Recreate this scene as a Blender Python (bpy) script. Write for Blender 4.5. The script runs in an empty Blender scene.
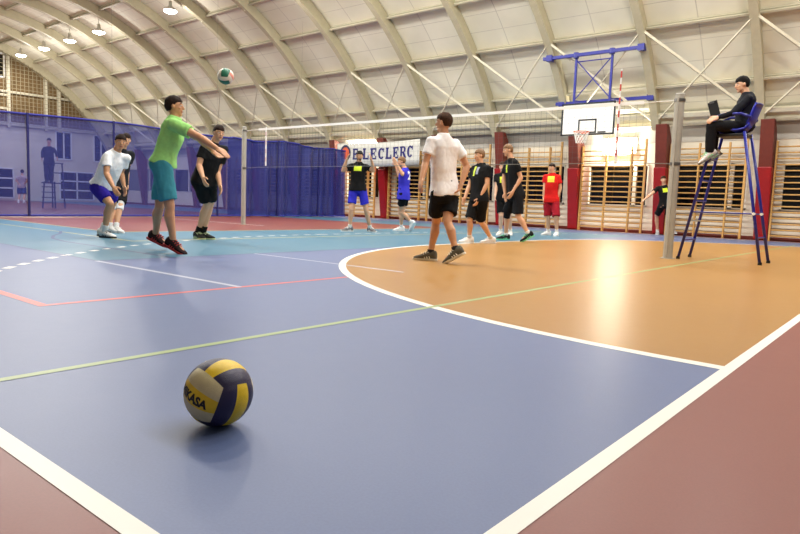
import bpy, bmesh, math, random
from mathutils import Vector, Matrix, noise
from mathutils.bvhtree import BVHTree
PI = math.pi
R = math.radians
SC = bpy.context.scene
EXPO = -0.95
COL = SC.collection
random.seed(7)
V = Vector

# ------------------------------------------------------------------ materials
def srgb(r, g, b):
    f = lambda c: (c/255/12.92) if c/255 <= .04045 else ((c/255+.055)/1.055)**2.4
    return (f(r), f(g), f(b), 1)

MATS = {}
def mat(name, rgb, rough=.6, metal=0, var=.0, scale=8, bump=0, bscale=60, spec=.5, emit=None, estr=0, rgb2=None, coat=0):
    if name in MATS: return MATS[name]
    m = bpy.data.materials.new(name); m.use_nodes = True
    nt = m.node_tree; b = nt.nodes['Principled BSDF']
    c = srgb(*rgb)
    b.inputs['Base Color'].default_value = c
    b.inputs['Roughness'].default_value = rough
    b.inputs['Metallic'].default_value = metal
    b.inputs['Specular IOR Level'].default_value = spec
    b.inputs['Coat Weight'].default_value = coat
    b.inputs['Coat Roughness'].default_value = .25
    tc = nt.nodes.new('ShaderNodeTexCoord')
    if var or rgb2:
        n = nt.nodes.new('ShaderNodeTexNoise'); n.inputs['Scale'].default_value = scale; n.inputs['Detail'].default_value = 6
        nt.links.new(tc.outputs['Object'], n.inputs['Vector'])
        r = nt.nodes.new('ShaderNodeValToRGB'); r.color_ramp.elements[0].position = .35; r.color_ramp.elements[1].position = .65
        if rgb2: c0, c1 = c, srgb(*rgb2)
        else:
            c0 = tuple(x*(1-var) for x in c[:3])+(1,); c1 = tuple(min(1, x*(1+var)) for x in c[:3])+(1,)
        r.color_ramp.elements[0].color = c0; r.color_ramp.elements[1].color = c1
        nt.links.new(n.outputs['Fac'], r.inputs['Fac']); nt.links.new(r.outputs['Color'], b.inputs['Base Color'])
    if bump:
        n = nt.nodes.new('ShaderNodeTexNoise'); n.inputs['Scale'].default_value = bscale; n.inputs['Detail'].default_value = 4
        nt.links.new(tc.outputs['Object'], n.inputs['Vector'])
        bp = nt.nodes.new('ShaderNodeBump'); bp.inputs['Strength'].default_value = bump; bp.inputs['Distance'].default_value = .01
        nt.links.new(n.outputs['Fac'], bp.inputs['Height']); nt.links.new(bp.outputs['Normal'], b.inputs['Normal'])
    if emit:
        b.inputs['Emission Color'].default_value = srgb(*emit); b.inputs['Emission Strength'].default_value = estr
    MATS[name] = m
    return m

def floor_mat(name, rgb, rough=.3):
    """sheet sports flooring: fine speckle, faint scuffs, uneven polish"""
    m = bpy.data.materials.new(name); m.use_nodes = True; nt = m.node_tree; b = nt.nodes['Principled BSDF']
    c = srgb(*rgb); N = nt.nodes.new; L = nt.links.new
    g = N('ShaderNodeNewGeometry')
    n1 = N('ShaderNodeTexNoise'); n1.inputs['Scale'].default_value = .7; n1.inputs['Detail'].default_value = 5
    n2 = N('ShaderNodeTexNoise'); n2.inputs['Scale'].default_value = 140; n2.inputs['Detail'].default_value = 3
    n3 = N('ShaderNodeTexNoise'); n3.inputs['Scale'].default_value = 9; n3.inputs['Detail'].default_value = 9; n3.inputs['Distortion'].default_value = 1.5
    for n in (n1, n2, n3): L(g.outputs['Position'], n.inputs['Vector'])
    mx = N('ShaderNodeMix'); mx.data_type = 'RGBA'
    mx.inputs['A'].default_value = tuple(x*.92 for x in c[:3])+(1,); mx.inputs['B'].default_value = tuple(min(1, x*1.07+.002) for x in c[:3])+(1,)
    L(n1.outputs['Fac'], mx.inputs['Factor'])
    mr = N('ShaderNodeMapRange'); mr.inputs['From Min'].default_value = .35; mr.inputs['From Max'].default_value = .65; mr.inputs['To Min'].default_value = .96; mr.inputs['To Max'].default_value = 1.04
    L(n2.outputs['Fac'], mr.inputs['Value'])
    mu = N('ShaderNodeMix'); mu.data_type = 'RGBA'; mu.blend_type = 'MULTIPLY'; mu.inputs['Factor'].default_value = 1
    L(mx.outputs['Result'], mu.inputs['A']); L(mr.outputs['Result'], mu.inputs['B'])
    L(mu.outputs['Result'], b.inputs['Base Color'])
    rr = N('ShaderNodeMapRange'); rr.inputs['To Min'].default_value = rough; rr.inputs['To Max'].default_value = rough+.03
    L(n3.outputs['Fac'], rr.inputs['Value']); L(rr.outputs['Result'], b.inputs['Roughness'])
    b.inputs['Specular IOR Level'].default_value = .33
    MATS[name] = m
    return m

# ------------------------------------------------------------------ mesh helpers
def frame(d):
    d = d.normalized()
    a = V((0, 0, 1)) if abs(d.z) < .9 else V((1, 0, 0))
    x = d.cross(a).normalized(); y = d.cross(x).normalized()
    return x, y, d

class MB:
    def __init__(s): s.bm = bmesh.new(); s.mi = 0
    def face(s, vs):
        try:
            f = s.bm.faces.new(vs); f.material_index = s.mi; return f
        except ValueError: return None
    def box(s, x0, x1, y0, y1, z0, z1):
        v = [s.bm.verts.new(p) for p in ((x0,y0,z0),(x1,y0,z0),(x1,y1,z0),(x0,y1,z0),(x0,y0,z1),(x1,y0,z1),(x1,y1,z1),(x0,y1,z1))]
        for f in ((0,3,2,1),(4,5,6,7),(0,1,5,4),(1,2,6,5),(2,3,7,6),(3,0,4,7)): s.face([v[i] for i in f])
        return s
    def rings(s, rs, closed=True):
        vs = [[s.bm.verts.new(p) for p in r] for r in rs]; n = len(rs[0])
        for a, b in zip(vs, vs[1:]):
            for i in range(n): s.face([a[i], a[(i+1) % n], b[(i+1) % n], b[i]])
        if closed: s.face(vs[0][::-1]); s.face(vs[-1])
        return s
    def ell(s, c, x, y, z, n=16, m=10):
        rs = []
        for j in range(m+1):
            t = PI*(j+.02*(j == 0)-.02*(j == m))/m
            rs.append([c + x*math.sin(t)*math.cos(2*PI*i/n) + y*math.sin(t)*math.sin(2*PI*i/n) + z*math.cos(t) for i in range(n)])
        return s.rings(rs)
    def cap(s, p0, r0, p1, r1, n=12, flat=False, flat1=None):
        p0, p1 = V(p0), V(p1); x, y, d = frame(p1-p0)
        rs = []; f1 = flat if flat1 is None else flat1
        C = lambda c, r: [c + x*r*math.cos(2*PI*i/n) + y*r*math.sin(2*PI*i/n) for i in range(n)]
        if not flat:
            for a in (80, 55, 28): rs.append(C(p0-d*r0*math.sin(R(a)), r0*math.cos(R(a))))
        rs.append(C(p0, r0)); rs.append(C(p1, r1))
        if not f1:
            for a in (28, 55, 80): rs.append(C(p1+d*r1*math.sin(R(a)), r1*math.cos(R(a))))
        return s.rings(rs)
    def tube(s, pts, r, n=8):
        pts = [V(p) for p in pts]; rs = []
        x = None
        for i, p in enumerate(pts):
            d = (pts[min(i+1, len(pts)-1)]-pts[max(i-1, 0)]).normalized()
            if x is None: x, y, _ = frame(d)
            else: x = (x-d*x.dot(d)).normalized(); y = d.cross(x)
            rs.append([p + x*r*math.cos(2*PI*k/n) + y*r*math.sin(2*PI*k/n) for k in range(n)])
        return s.rings(rs)
    def bar(s, p0, p1, w, h, up=V((0, 0, 1))):
        p0, p1 = V(p0), V(p1); d = (p1-p0).normalized(); x = d.cross(up)
        if x.length < 1e-4: x = V((1, 0, 0))
        x.normalize(); y = x.cross(d)
        q = lambda p: [p+x*a*w/2+y*b*h/2 for a, b in ((-1,-1),(1,-1),(1,1),(-1,1))]
        return s.rings([q(p0), q(p1)])
    def poly(s, pts): s.face([s.bm.verts.new(p) for p in pts]); return s
    def mesh(s, name, mats, smooth=False, bevel=0):
        bmesh.ops.recalc_face_normals(s.bm, faces=s.bm.faces)
        if bevel: bmesh.ops.bevel(s.bm, geom=[e for e in s.bm.edges if len(e.link_faces) == 2 and e.calc_face_angle(0) > .6], offset=bevel, segments=2, affect='EDGES', profile=.5)
        me = bpy.data.meshes.new(name); s.bm.to_mesh(me); s.bm.free()
        for m in (mats if isinstance(mats, (list, tuple)) else [mats]): me.materials.append(m)
        if smooth:
            for p in me.polygons: p.use_smooth = True
        return me
    def build(s, name, mats, parent=None, smooth=False, bevel=0, kind=None):
        o = bpy.data.objects.new(name, s.mesh(name, mats, smooth, bevel)); COL.objects.link(o)
        if parent: o.parent = parent
        if kind: o['kind'] = kind
        return o

def tag(o, label, cat, group=None, kind=None):
    o['label'] = label; o['category'] = cat
    if group: o['group'] = group
    if kind: o['kind'] = kind
    return o
def empty(name, loc=(0, 0, 0), rz=0):
    o = bpy.data.objects.new(name, None); COL.objects.link(o); o.location = loc; o.rotation_euler = (0, 0, rz); o.empty_display_size = .1
    return o
def copy_tree(o, parent=None):
    c = o.copy(); COL.objects.link(c)
    if parent: c.parent = parent
    for ch in list(o.children): copy_tree(ch, c)
    return c

def solidify_union(mb, voxel, smooth=3, disp=0, dscale=.12, clip=None):
    """one continuous skin over everything in mb"""
    me = bpy.data.meshes.new('tmp'); bmesh.ops.recalc_face_normals(mb.bm, faces=mb.bm.faces); mb.bm.to_mesh(me); mb.bm.free()
    o = bpy.data.objects.new('tmp', me); COL.objects.link(o)
    r = o.modifiers.new('r', 'REMESH'); r.mode = 'VOXEL'; r.voxel_size = voxel
    if smooth:
        sm = o.modifiers.new('s', 'SMOOTH'); sm.iterations = smooth; sm.factor = .5
    dg = bpy.context.evaluated_depsgraph_get(); dg.update()
    out = bpy.data.meshes.new_from_object(o.evaluated_get(dg))
    bpy.data.objects.remove(o); bpy.data.meshes.remove(me)
    if disp:
        ns = [v.normal.copy() for v in out.vertices]
        sx = random.random()*50
        for v, n in zip(out.vertices, ns):
            q = v.co/dscale + V((sx, 0, 0)); q.z *= .55
            v.co += n*disp*(noise.noise(q)*1.4+abs(noise.noise(q*2.3))*.6-.2)
    for p in out.polygons: p.use_smooth = True
    return out
def link(name, me, m, parent):
    me.name = name; me.materials.clear(); me.materials.append(m)
    o = bpy.data.objects.new(name, me); COL.objects.link(o); o.parent = parent
    return o

def text_mesh(txt, size=1, bold=.0):
    c = bpy.data.curves.new('t', 'FONT'); c.body = txt; c.size = size; c.offset = bold; c.align_x = 'CENTER'; c.align_y = 'CENTER'; c.resolution_u = 3
    o = bpy.data.objects.new('t', c); COL.objects.link(o)
    dg = bpy.context.evaluated_depsgraph_get(); dg.update()
    me = bpy.data.meshes.new_from_object(o.evaluated_get(dg)); bpy.data.objects.remove(o)
    bm = bmesh.new(); bm.from_mesh(me); bpy.data.meshes.remove(me)
    bmesh.ops.triangulate(bm, faces=bm.faces)
    for _ in range(2):
        es = [e for e in bm.edges if e.calc_length() > size*.12]
        if es: bmesh.ops.subdivide_edges(bm, edges=es, cuts=1); bmesh.ops.triangulate(bm, faces=bm.faces)
    return bm

# ------------------------------------------------------------------ camera
TH = R(39.4426); PITCH = math.atan(64/640); ROLL = R(2.1)
RW = V((math.cos(TH), math.sin(TH), 0)); FW = V((-math.sin(TH), math.cos(TH), 0)); UP = V((0, 0, 1))
fwd = FW*math.cos(PITCH) - UP*math.sin(PITCH); upc = UP*math.cos(PITCH) + FW*math.sin(PITCH)
cx = RW*math.cos(ROLL) + upc*math.sin(ROLL); cy = -RW*math.sin(ROLL) + upc*math.cos(ROLL)
cam = bpy.data.cameras.new('camera'); co = bpy.data.objects.new('camera', cam); COL.objects.link(co)
M = Matrix((cx, cy, -fwd)).transposed().to_4x4(); M.translation = V((0, 0, .68)); co.matrix_world = M
cam.sensor_width = 36; cam.lens = 28.8; cam.clip_end = 200
SC.camera = co

# ------------------------------------------------------------------ palette
blue_floor = floor_mat('blue_flooring', (90, 106, 148), .38)
teal_floor = floor_mat('teal_flooring', (72, 120, 144), .36)
brick_floor = floor_mat('red_brown_flooring', (128, 68, 58), .38)
orange_floor = floor_mat('orange_brown_flooring', (168, 124, 66), .3)
m_line = mat('white_line_paint', (232, 230, 222), .4, bump=.05)
m_green = mat('green_line_paint', (146, 166, 108), .4)
m_red = mat('red_line_paint', (212, 84, 76), .4)
m_yellow = mat('yellow_line_paint', (196, 186, 110), .4)
m_navy = mat('dark_line_paint', (64, 76, 118), .4)
m_pale = mat('pale_line_paint', (176, 182, 200), .4)
cream = mat('cream_painted_steel', (214, 208, 184), .5, var=.04)
rib_paint = mat('arch_paint', (190, 182, 152), .55, var=.04)
purlin_paint = mat('purlin_paint', (192, 186, 162), .6)
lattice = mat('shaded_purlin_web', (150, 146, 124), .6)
dark = mat('dark_gap', (22, 22, 22), .8)
whitewall = mat('white_wall_paint', (226, 218, 198), .7, var=.03, scale=2)
brown_wall = mat('brown_wall', (112, 88, 52), .8, var=.12, scale=3)
plaster = mat('grey_plaster', (186, 182, 172), .8, var=.04, scale=2)
wood = mat('pale_varnished_wood', (206, 160, 92), .4, var=.1, scale=14)
padred = mat('red_vinyl_pad', (150, 14, 20), .4, var=.08, scale=3, bump=.1, bscale=10)
maroon = mat('maroon_painted_column', (104, 36, 22), .55, var=.08)
night = mat('dark_window_glass', (10, 10, 12), .08)
bluesteel = mat('blue_painted_steel', (30, 38, 140), .35)
blueplastic = mat('blue_plastic', (34, 44, 170), .35)
galv = mat('grey_painted_post', (168, 166, 156), .45, var=.05)
white = mat('white_plastic', (238, 238, 234), .45)
black = mat('black_plastic', (16, 16, 18), .5)

# ------------------------------------------------------------------ the floor (one sheet with its colour fields and lines)
def floor():
    mats = [blue_floor, teal_floor, brick_floor, orange_floor, m_line, m_green, m_red, m_yellow, m_navy, m_pale]
    mb = MB()
    def rect(x0, x1, y0, y1, i, z):
        mb.mi = i; mb.poly([(x0,y0,z),(x1,y0,z),(x1,y1,z),(x0,y1,z)])
    XE = -41.6
    rect(XE, -.64, .63, 20.12, 0, 0)
    rect(-.64, 12, -6, 21, 2, 0); rect(XE, -.64, -6, .63, 2, 0); rect(XE, -.64, 20.12, 21, 2, 0)
    rect(XE, -6.32, 2.96, 17.8, 1, .0008)
    rect(XE, -10.85, 5.35, 15.4, 2, .0016)
    cy1, cy2, rr = 8.85, 11.9, 5.80; gx = -.64
    def dpath(r, n=28):
        p = []
        for k in range(n+1):
            a = R(270-90*k/n); p.append((gx+r*math.cos(a), cy1+r*math.sin(a)))
        for k in range(n+1):
            a = R(180-90*k/n); p.append((gx+r*math.cos(a), cy2+r*math.sin(a)))
        return p
    a = dpath(rr-.05); mb.mi = 3
    mb.poly([(x, y, .0024) for x, y in a])
    o = dpath(rr); i = dpath(rr-.075)
    mb.mi = 4
    for k in range(len(o)-1): mb.poly([(*o[k], .004), (*o[k+1], .004), (*i[k+1], .004), (*i[k], .004)])
    # 9 m dashed arc
    def arcdash(c, r, a0, a1, w, i, z=.0036, n=1, dash=None):
        mb.mi = i; ang = a0
        st = (dash or .2)/r
        while ang < a1-1e-6:
            b = min(a1, ang+st)
            sub = 3
            for q in range(sub):
                u, v = ang+(b-ang)*q/sub, ang+(b-ang)*(q+1)/sub
                mb.poly([(c[0]+rad*math.cos(t), c[1]+rad*math.sin(t), z) for rad, t in ((r,u),(r,v),(r-w,v),(r-w,u))])
            ang = b + (st if dash else 0)
    arcdash((gx, cy1), 8.72, PI, R(246), .07, 4, dash=.16)
    y = cy1
    while y < cy2: rect(gx-8.72, gx-8.65, y, y+.16, 4, .0036); y += .32
    arcdash((gx, cy2), 8.72, R(110), PI, .07, 4, dash=.16)
    # side and goal lines of the big court
    rect(-.658, -.606, .60, 20.15, 4, .005); rect(XE, -.606, .60, .652, 4, .0052); rect(XE, -.62, 20.10, 20.152, 4, .0052)
    rect(-2.525, -2.48, .69, 18.2, 5, .0044)
    rect(-4.02, -3.97, 1.57, 4.12, 6, .0040); rect(-13.1, -3.97, 1.52, 1.58, 6, .0041)
    rect(-6.32, -4.0, 2.93, 2.98, 9, .0042); rect(XE, -6.32, 2.95, 2.975, 8, .0042)
    rect(-6.32, -3.97, 4.86, 4.90, 9, .0043); rect(-6.34, -6.31, 2.96, 8.4, 8, .0038)
    rect(-8.77, -8.71, 4.6, 17, 7, .0038); rect(XE, -8.71, 4.58, 4.62, 7, .0039)
    rect(XE, -10.85, 5.32, 5.37, 7, .0044); rect(-10.88, -10.83, 5.35, 15.4, 7, .0044)
    mb.mi = 8; pl = [(-6.2, 3.74), (-9.0, 3.74), (-9.6, 3.84), (-10.2, 4.1), (-10.6, 4.36), (-11.2, 4.62)]
    for (xa, ya_), (xb, yb_) in zip(pl, pl[1:]): mb.poly([(xa, ya_, .004), (xb, yb_, .004), (xb, yb_+.05, .004), (xa, ya_+.05, .004)])
    rect(-22, -12.6, 9.97, 10.02, 4, .0040)
    for v in mb.bm.verts: v.co.z *= .3
    mb.mi = 0
    return mb.build('floor', mats, kind='structure')
floor()

# ------------------------------------------------------------------ the vault
CY, CZ, R0 = 10.4, -2.1, 11.19
SP = 2.84
XS = [-3.9-SP*k for k in range(-3, 13)]          # arch stations
def vp(a, r): return (CY+r*math.cos(R(a)), CZ+r*math.sin(R(a)))
def arc_box(mb, x0, x1, r0, r1, a0, a1, n):
    rs = []
    for k in range(n+1):
        a = a0+(a1-a0)*k/n; y0, z0 = vp(a, r0); y1, z1 = vp(a, r1)
        rs.append([(x0,y0,z0),(x1,y0,z0),(x1,y1,z1),(x0,y1,z1)])
    mb.rings(rs)
# skin of the vault: quilted white sheets with seams (relief in the mesh)
mb = MB()
XR, XL = 6.0, -41.6
angs = [28+124*k/60 for k in range(61)]
rs = []
for x in (XR, XL):
    rs.append([(x, *vp(a, 11.58)) for a in angs])
v0 = [mb.bm.verts.new(p) for p in rs[0]]; v1 = [mb.bm.verts.new(p) for p in rs[1]]
for i in range(60): mb.face([v0[i], v0[i+1], v1[i+1], v1[i]])
def sheet_mat():
    m = bpy.data.materials.new('vault_sheeting'); m.use_nodes = True; nt = m.node_tree; b = nt.nodes['Principled BSDF']; N = nt.nodes.new; L = nt.links.new
    g = N('ShaderNodeTexCoord'); sp = N('ShaderNodeSeparateXYZ'); L(g.outputs['Object'], sp.inputs[0])
    def math_(op, a, b_=None, v=None):
        n = N('ShaderNodeMath'); n.operation = op
        if hasattr(a, 'is_linked'): L(a, n.inputs[0])
        else: n.inputs[0].default_value = a
        if b_ is not None:
            if hasattr(b_, 'is_linked'): L(b_, n.inputs[1])
            else: n.inputs[1].default_value = b_
        return n.outputs[0]
    yy = math_('SUBTRACT', sp.outputs['Y'], CY); zz = math_('SUBTRACT', sp.outputs['Z'], CZ)
    ang = math_('ARCTAN2', zz, yy)
    u = math_('FRACT', math_('DIVIDE', math_('SUBTRACT', ang, R(34.6)), R(9.3/3)))
    w = math_('FRACT', math_('DIVIDE', math_('ADD', sp.outputs['X'], 3.9), 1.45))
    l1 = math_('LESS_THAN', u, .03); l2 = math_('LESS_THAN', w, .02); s = math_('MAXIMUM', l1, l2)
    n = N('ShaderNodeTexNoise'); n.inputs['Scale'].default_value = .8; n.inputs['Detail'].default_value = 4; L(g.outputs['Object'], n.inputs['Vector'])
    cr = N('ShaderNodeValToRGB'); cr.color_ramp.elements[0].position = .3; cr.color_ramp.elements[1].position = .7
    cr.color_ramp.elements[0].color = srgb(226, 222, 200); cr.color_ramp.elements[1].color = srgb(238, 234, 214); L(n.outputs['Fac'], cr.inputs['Fac'])
    mx = N('ShaderNodeMix'); mx.data_type = 'RGBA'; L(s, mx.inputs['Factor']); L(cr.outputs['Color'], mx.inputs['A']); mx.inputs['B'].default_value = srgb(204, 199, 180)
    L(mx.outputs['Result'], b.inputs['Base Color']); b.inputs['Roughness'].default_value = .75
    return m
mb.build('ceiling', sheet_mat(), kind='structure', smooth=True)
# arches
mb = MB(); arc_box(mb, -.065, .065, R0, 11.56, 28.2, 151.8, 56); arc_box(mb, -.11, .11, R0-.04, R0+.04, 28.2, 151.8, 56)
arch_me = mb.mesh('ceiling_arch', rib_paint)
for x in XS:
    o = bpy.data.objects.new('ceiling_arch', arch_me); COL.objects.link(o); o.location = (x, 0, 0); o['kind'] = 'structure'
mb = MB(); arc_box(mb, -.2, .15, R0-.1, 11.7, 28.2, 151.8, 56); o = mb.build('ceiling_arch', rib_paint, kind='structure'); o.location = (-41.3, 0, 0)
# purlins: double rails with little blocks between them
for k in range(-1, 13):
    a = 34.6+9.3*k if k >= 0 else 30.4
    if a > 150: continue
    mb = MB()
    rails = ((R0+.22, .035), (R0+.34, .035)) if k >= 0 else ((R0+.05, .07), (R0+.42, .05))
    for rr_, h in rails:
        y, z = vp(a, rr_); mb.bar((XR, y, z), (XL, y, z), h*1.6, h*1.6, up=V((0, math.cos(R(a)), math.sin(R(a)))))
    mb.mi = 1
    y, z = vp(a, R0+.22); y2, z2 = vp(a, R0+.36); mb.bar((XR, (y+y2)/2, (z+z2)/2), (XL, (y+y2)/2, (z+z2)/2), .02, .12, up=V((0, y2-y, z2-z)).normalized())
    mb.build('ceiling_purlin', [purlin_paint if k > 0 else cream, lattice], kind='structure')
# wind braces, crossing in each bay just above the wall
ya, za = vp(44.0, R0-.02); yb, zb = vp(29.6, R0)
for i, x in enumerate(XS[:-1]):
    mb = MB(); mb.bar((x-.05, ya, za), (x-SP+.05, yb, zb), .038, .038)
    mb.bar((x-SP+.08, ya, za+.03), (x-.08, yb, zb+.03), .068, .068)
    mb.build('ceiling_brace', cream, kind='structure')
# upper row of short hangers
for sa in (62.5, 117.5):
    y, z = vp(sa, R0-.05)
    for x in XS:
        mb = MB(); mb.bar((x, y, z-.02), (x, y, z+.62), .05, .05, up=V((0, 1, 0))); mb.build('ceiling_hanger', cream, kind='structure')

# ------------------------------------------------------------------ the long far wall with its windows
WY = 20.8
def cell_holes(c): return (c+.56, c+2.55)
mb = MB(); bays = [x for x in XS]
x_prev = 8.0
mb.box(XL, 8, WY, WY+.3, 0, .85); 
for x in bays:
    a, b = cell_holes(x); mb.box(b, x+SP+.56, WY, WY+.3, .85, 2.18)
mb.box(XL, 8, WY, WY+.3, 2.18, 2.85)
mb.build('wall_back', whitewall, kind='structure')
mb = MB(); mb.box(XL, 8, WY-.02, WY+.3, 2.85, 3.36); mb.build('wall_back_upper', plaster, kind='structure')
mb = MB(); mb.box(XL, 8, 20.52, 20.7, 3.33, 3.44); mb.box(XL, 8, 20.50, 20.74, 3.62, 3.68)
mb.mi = 1; mb.box(XL, 8, 20.72, 20.78, 3.44, 3.66); mb.mi = 0
x = 7.8
while x > XL: mb.box(x-.09, x+.06, 20.56, 20.72, 3.44, 3.64); x -= .34
mb.build('trim_eaves', [cream, dark], kind='structure')
mb = MB(); mb.box(XL, 8, WY-.03, WY, 0, .1); mb.build('baseboard_back', maroon, kind='structure')
for x in bays:
    a, b = cell_holes(x)
    mb = MB()
    for p in ((a, a+.05, .85, 2.18), (b-.05, b, .85, 2.18), (a, b, .85, .89), (a, b, 2.14, 2.18), (a+1.5, a+1.61, .85, 2.18)): mb.box(p[0], p[1], WY-.02, WY+.06, p[2], p[3])
    w = mb.build('window_1', whitewall, kind='structure')
    mb = MB(); mb.box(a, b, WY+.08, WY+.1, .85, 2.18); mb.build('pane', night, w)
# brick columns that carry the arches, red pads round their feet
cols = [(x, n) for n, x in enumerate(XS) if x < 2]
mb = MB()
def prism(mb, x0, x1, prof):
    mb.rings([[(x0, y, z) for y, z in prof], [(x1, y, z) for y, z in prof]])
prism(mb, -.17+.2, .17+.2, [(20.79, 0), (20.62, 0), (20.12, 3.34), (20.34, 3.34), (20.79, 2.75)])
col_me = mb.mesh('column', maroon, bevel=.01)
mb = MB(); prism(mb, -.18+.2, .18+.2, [(20.76, .02), (20.52, .02), (20.24, 2.05), (20.76, 2.05)])
pad_me = mb.mesh('column_pad', padred, bevel=.025)
pad_where = {0: 'behind the blue umpire chair', 1: 'behind the player running with one arm out', 2: 'just right of the player in red', 3: 'behind the two black-shirted players walking',
             4: 'behind the player in the white T-shirt', 5: 'below the banner, between the arm-raising players', 6: 'behind the right end of the blue curtain', 7: 'second behind the curtain from its right end',
             8: 'third behind the curtain from its right end', -1: 'beyond the right edge of the picture'}
for x, n in cols:
    o = bpy.data.objects.new('column', col_me); COL.objects.link(o); o.location = (x, 0, 0); o['kind'] = 'structure'
    k = round((-3.9-x)/SP)
    if k in pad_where and k >= 0:
        p = bpy.data.objects.new('column_pad', pad_me); COL.objects.link(p); p.location = (x, 0, 0)
        tag(p, 'red vinyl pad round the wall column '+pad_where[k], 'pad', 'red column pads')

# wall bars, one set per bay
def wall_bars():
    root = empty('wall_bars')
    mb = MB(); mb.box(-.022, .022, 20.50, 20.62, 0, 2.78); up = mb.mesh('upright', wood, bevel=.004)
    for k, x in enumerate((.42, 1.24, 2.06)):
        o = bpy.data.objects.new('upright', up); COL.objects.link(o); o.parent = root; o.location = (x, 0, 0)
    mb = MB(); mb.box(-.03, .03, 20.44, 20.52, 0, 2.95); o = mb.build('end_post', wood, root, bevel=.004); o.location = (2.52, 0, 0)
    mb = MB(); mb.cap((.42, 20.53, 0), .021, (2.52, 20.53, 0), .021, 8, True); rg = mb.mesh('rung', wood, smooth=True)
    for k in range(16):
        o = bpy.data.objects.new('rung', rg); COL.objects.link(o); o.parent = root; o.location = (0, 0, .14+.165*k)
    return root
wb_lab = {0: 'at the right edge of the wall, right of the umpire chair', 1: 'seen through the legs of the umpire chair', 2: 'straight below the basketball backboard and the bright wall light',
          3: 'behind the player in red', 4: 'right of the player in the white T-shirt', 5: 'under the right part of the banner', 6: 'behind the player raising both hands', 7: 'seen through the right end of the curtain',
          8: 'seen through the curtain right of the left net post', 9: 'seen through the curtain left of the left net post'}
first = None
for x in XS:
    k = round((-3.9-x)/SP)
    if k not in wb_lab: continue
    if first is None: first = wall_bars(); r = first
    else: r = copy_tree(first)
    r.location = (x, 0, 0)
    tag(r, 'wooden wall bars '+wb_lab[k], 'wall bars', 'wall bars along the far wall')

# wall-mounted floodlights shining over the white wall (the two bright patches)
def wall_light(x, z, lab, w, pw, es):
    r = empty('wall_light', (x, 20.78, z)); tag(r, lab, 'lamp'); hh = .09 if z > 3 else .26
    mb = MB(); mb.box(-w/2, w/2, -.07, 0, -hh, hh); mb.build('housing', white, r, bevel=.01)
    mb = MB(); mb.box(-w/2+.03, w/2-.03, -.09, -.07, -hh+.02, hh-.02); mb.build('lens', mat('lit_lens_%d' % es, (255, 250, 236), .4, emit=(255, 246, 225), estr=es), r)
    for s in (-1, 1):
        L = bpy.data.lights.new('glow', 'AREA'); L.shape = 'RECTANGLE'; L.size = w*.9; L.size_y = .1; L.energy = pw; L.color = (1, .95, .84)
        o = bpy.data.objects.new('glow', L); COL.objects.link(o); o.parent = r; o.location = (0, -.16, .0)
        # grazes the wall upwards and downwards
        o.rotation_euler = (R(90-52*s) if s > 0 else R(90+52), 0, 0)
        o.rotation_euler = (R(180-28) if s > 0 else R(28+0), 0, 0)
wall_light(-8.0, 2.78, 'bright wall light glowing on the white wall beside the basketball hoop', 1.1, 380, 60)
wall_light(-19.3, 3.26, 'bright strip light on the wall above the white banner', 1.9, 420, 40)

# ------------------------------------------------------------------ end wall, far left, behind the curtain
EX = -41.5
mb = MB()
prof = [(20.8, 0), (20.8, 3.4)] + [vp(a, 11.7) for a in angs] + [(0, 3.4), (0, 0)]
lo = [(20.9, 0), (20.9, 4.2), (-.1, 4.2), (-.1, 0)]
mb.box(EX-.3, EX, -1, 20.9, 0, 4.4)
mb.build('wall_left', whitewall, kind='structure')
mb = MB(); up = [p for p in [vp(a, 11.7) for a in angs] if p[1] > 4.4]
prism(mb, EX-.3, EX, [(up[0][0]+.0, 4.4)]+up+[(up[-1][0], 4.4)])
mb.build('wall_left_gable', brown_wall, kind='structure')
mb = MB()
for y in (14.42, 17.2, 16.43-0.0): mb.box(EX, EX+.15, y-.09, y+.09, 4.2, 8.6 if y < 15 else (7.3 if y < 17 else 6.9))
for y in (3.6, 4.4, 6.4, 10.4): mb.box(EX, EX+.15, y-.09, y+.09, 4.2, 6.6 if y < 5 else 8.6)
mb.box(EX, EX+.14, .5, 19.5, 6.15, 6.27); mb.box(EX, EX+.14, 1, 19.8, 4.3, 4.5)
for z in (5.2, 5.95): mb.box(EX, EX+.1, 12.4, 14.42, z, z+.12)
mb.build('trim_gable', cream, kind='structure')
n = 1
for y0, y1, z0, z1 in ((12.2, 14.25, 7.0, 8.3), (17.2, 19.25, .15, 1.85), (17.0, 17.9, 2.6, 4.25), (19.3, 20.2, 2.6, 4.25), (9.5, 13.2, 2.6, 4.2), (8.0, 14.6, .15, 1.85)):
    n += 1; mb = MB(); c = max(2, round((y1-y0)/1.0))
    for k in range(c+1): yy = y0+(y1-y0)*k/c; mb.box(EX, EX+.06, yy-.04, yy+.04, z0, z1)
    for k in range(4 if z0 < 1 else 2): zz = z0+(z1-z0)*k/(3 if z0 < 1 else 1); mb.box(EX, EX+.06, y0, y1, zz-.04, zz+.04)
    w = mb.build('window_%d' % n, white, kind='structure'); mb = MB(); mb.box(EX, EX+.02, y0, y1, z0, z1); mb.build('pane', night, w)
# ball-stop net hung in front of the gable
mb = MB(); y = 1.5
while y < 19.4:
    zt = CZ+math.sqrt(max(0, (R0-.1)**2-(y-CY)**2)); mb.bar((EX+.5, y, 4.4), (EX+.5, y, zt), .022, .022, up=V((0, 1, 0))); y += .22
z = 4.4
while z < 8.9:
    hw = math.sqrt(max(0, (R0-.1)**2-(z-CZ)**2)); hw = min(hw, 9.2); mb.bar((EX+.5, CY-hw, z), (EX+.5, CY+hw, z), .022, .022); z += .22
tag(mb.build('ball_stop_net', mat('grey_netting', (150, 138, 110), .8)), 'fine square netting hung in front of the brown gable wall', 'netting')

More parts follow.
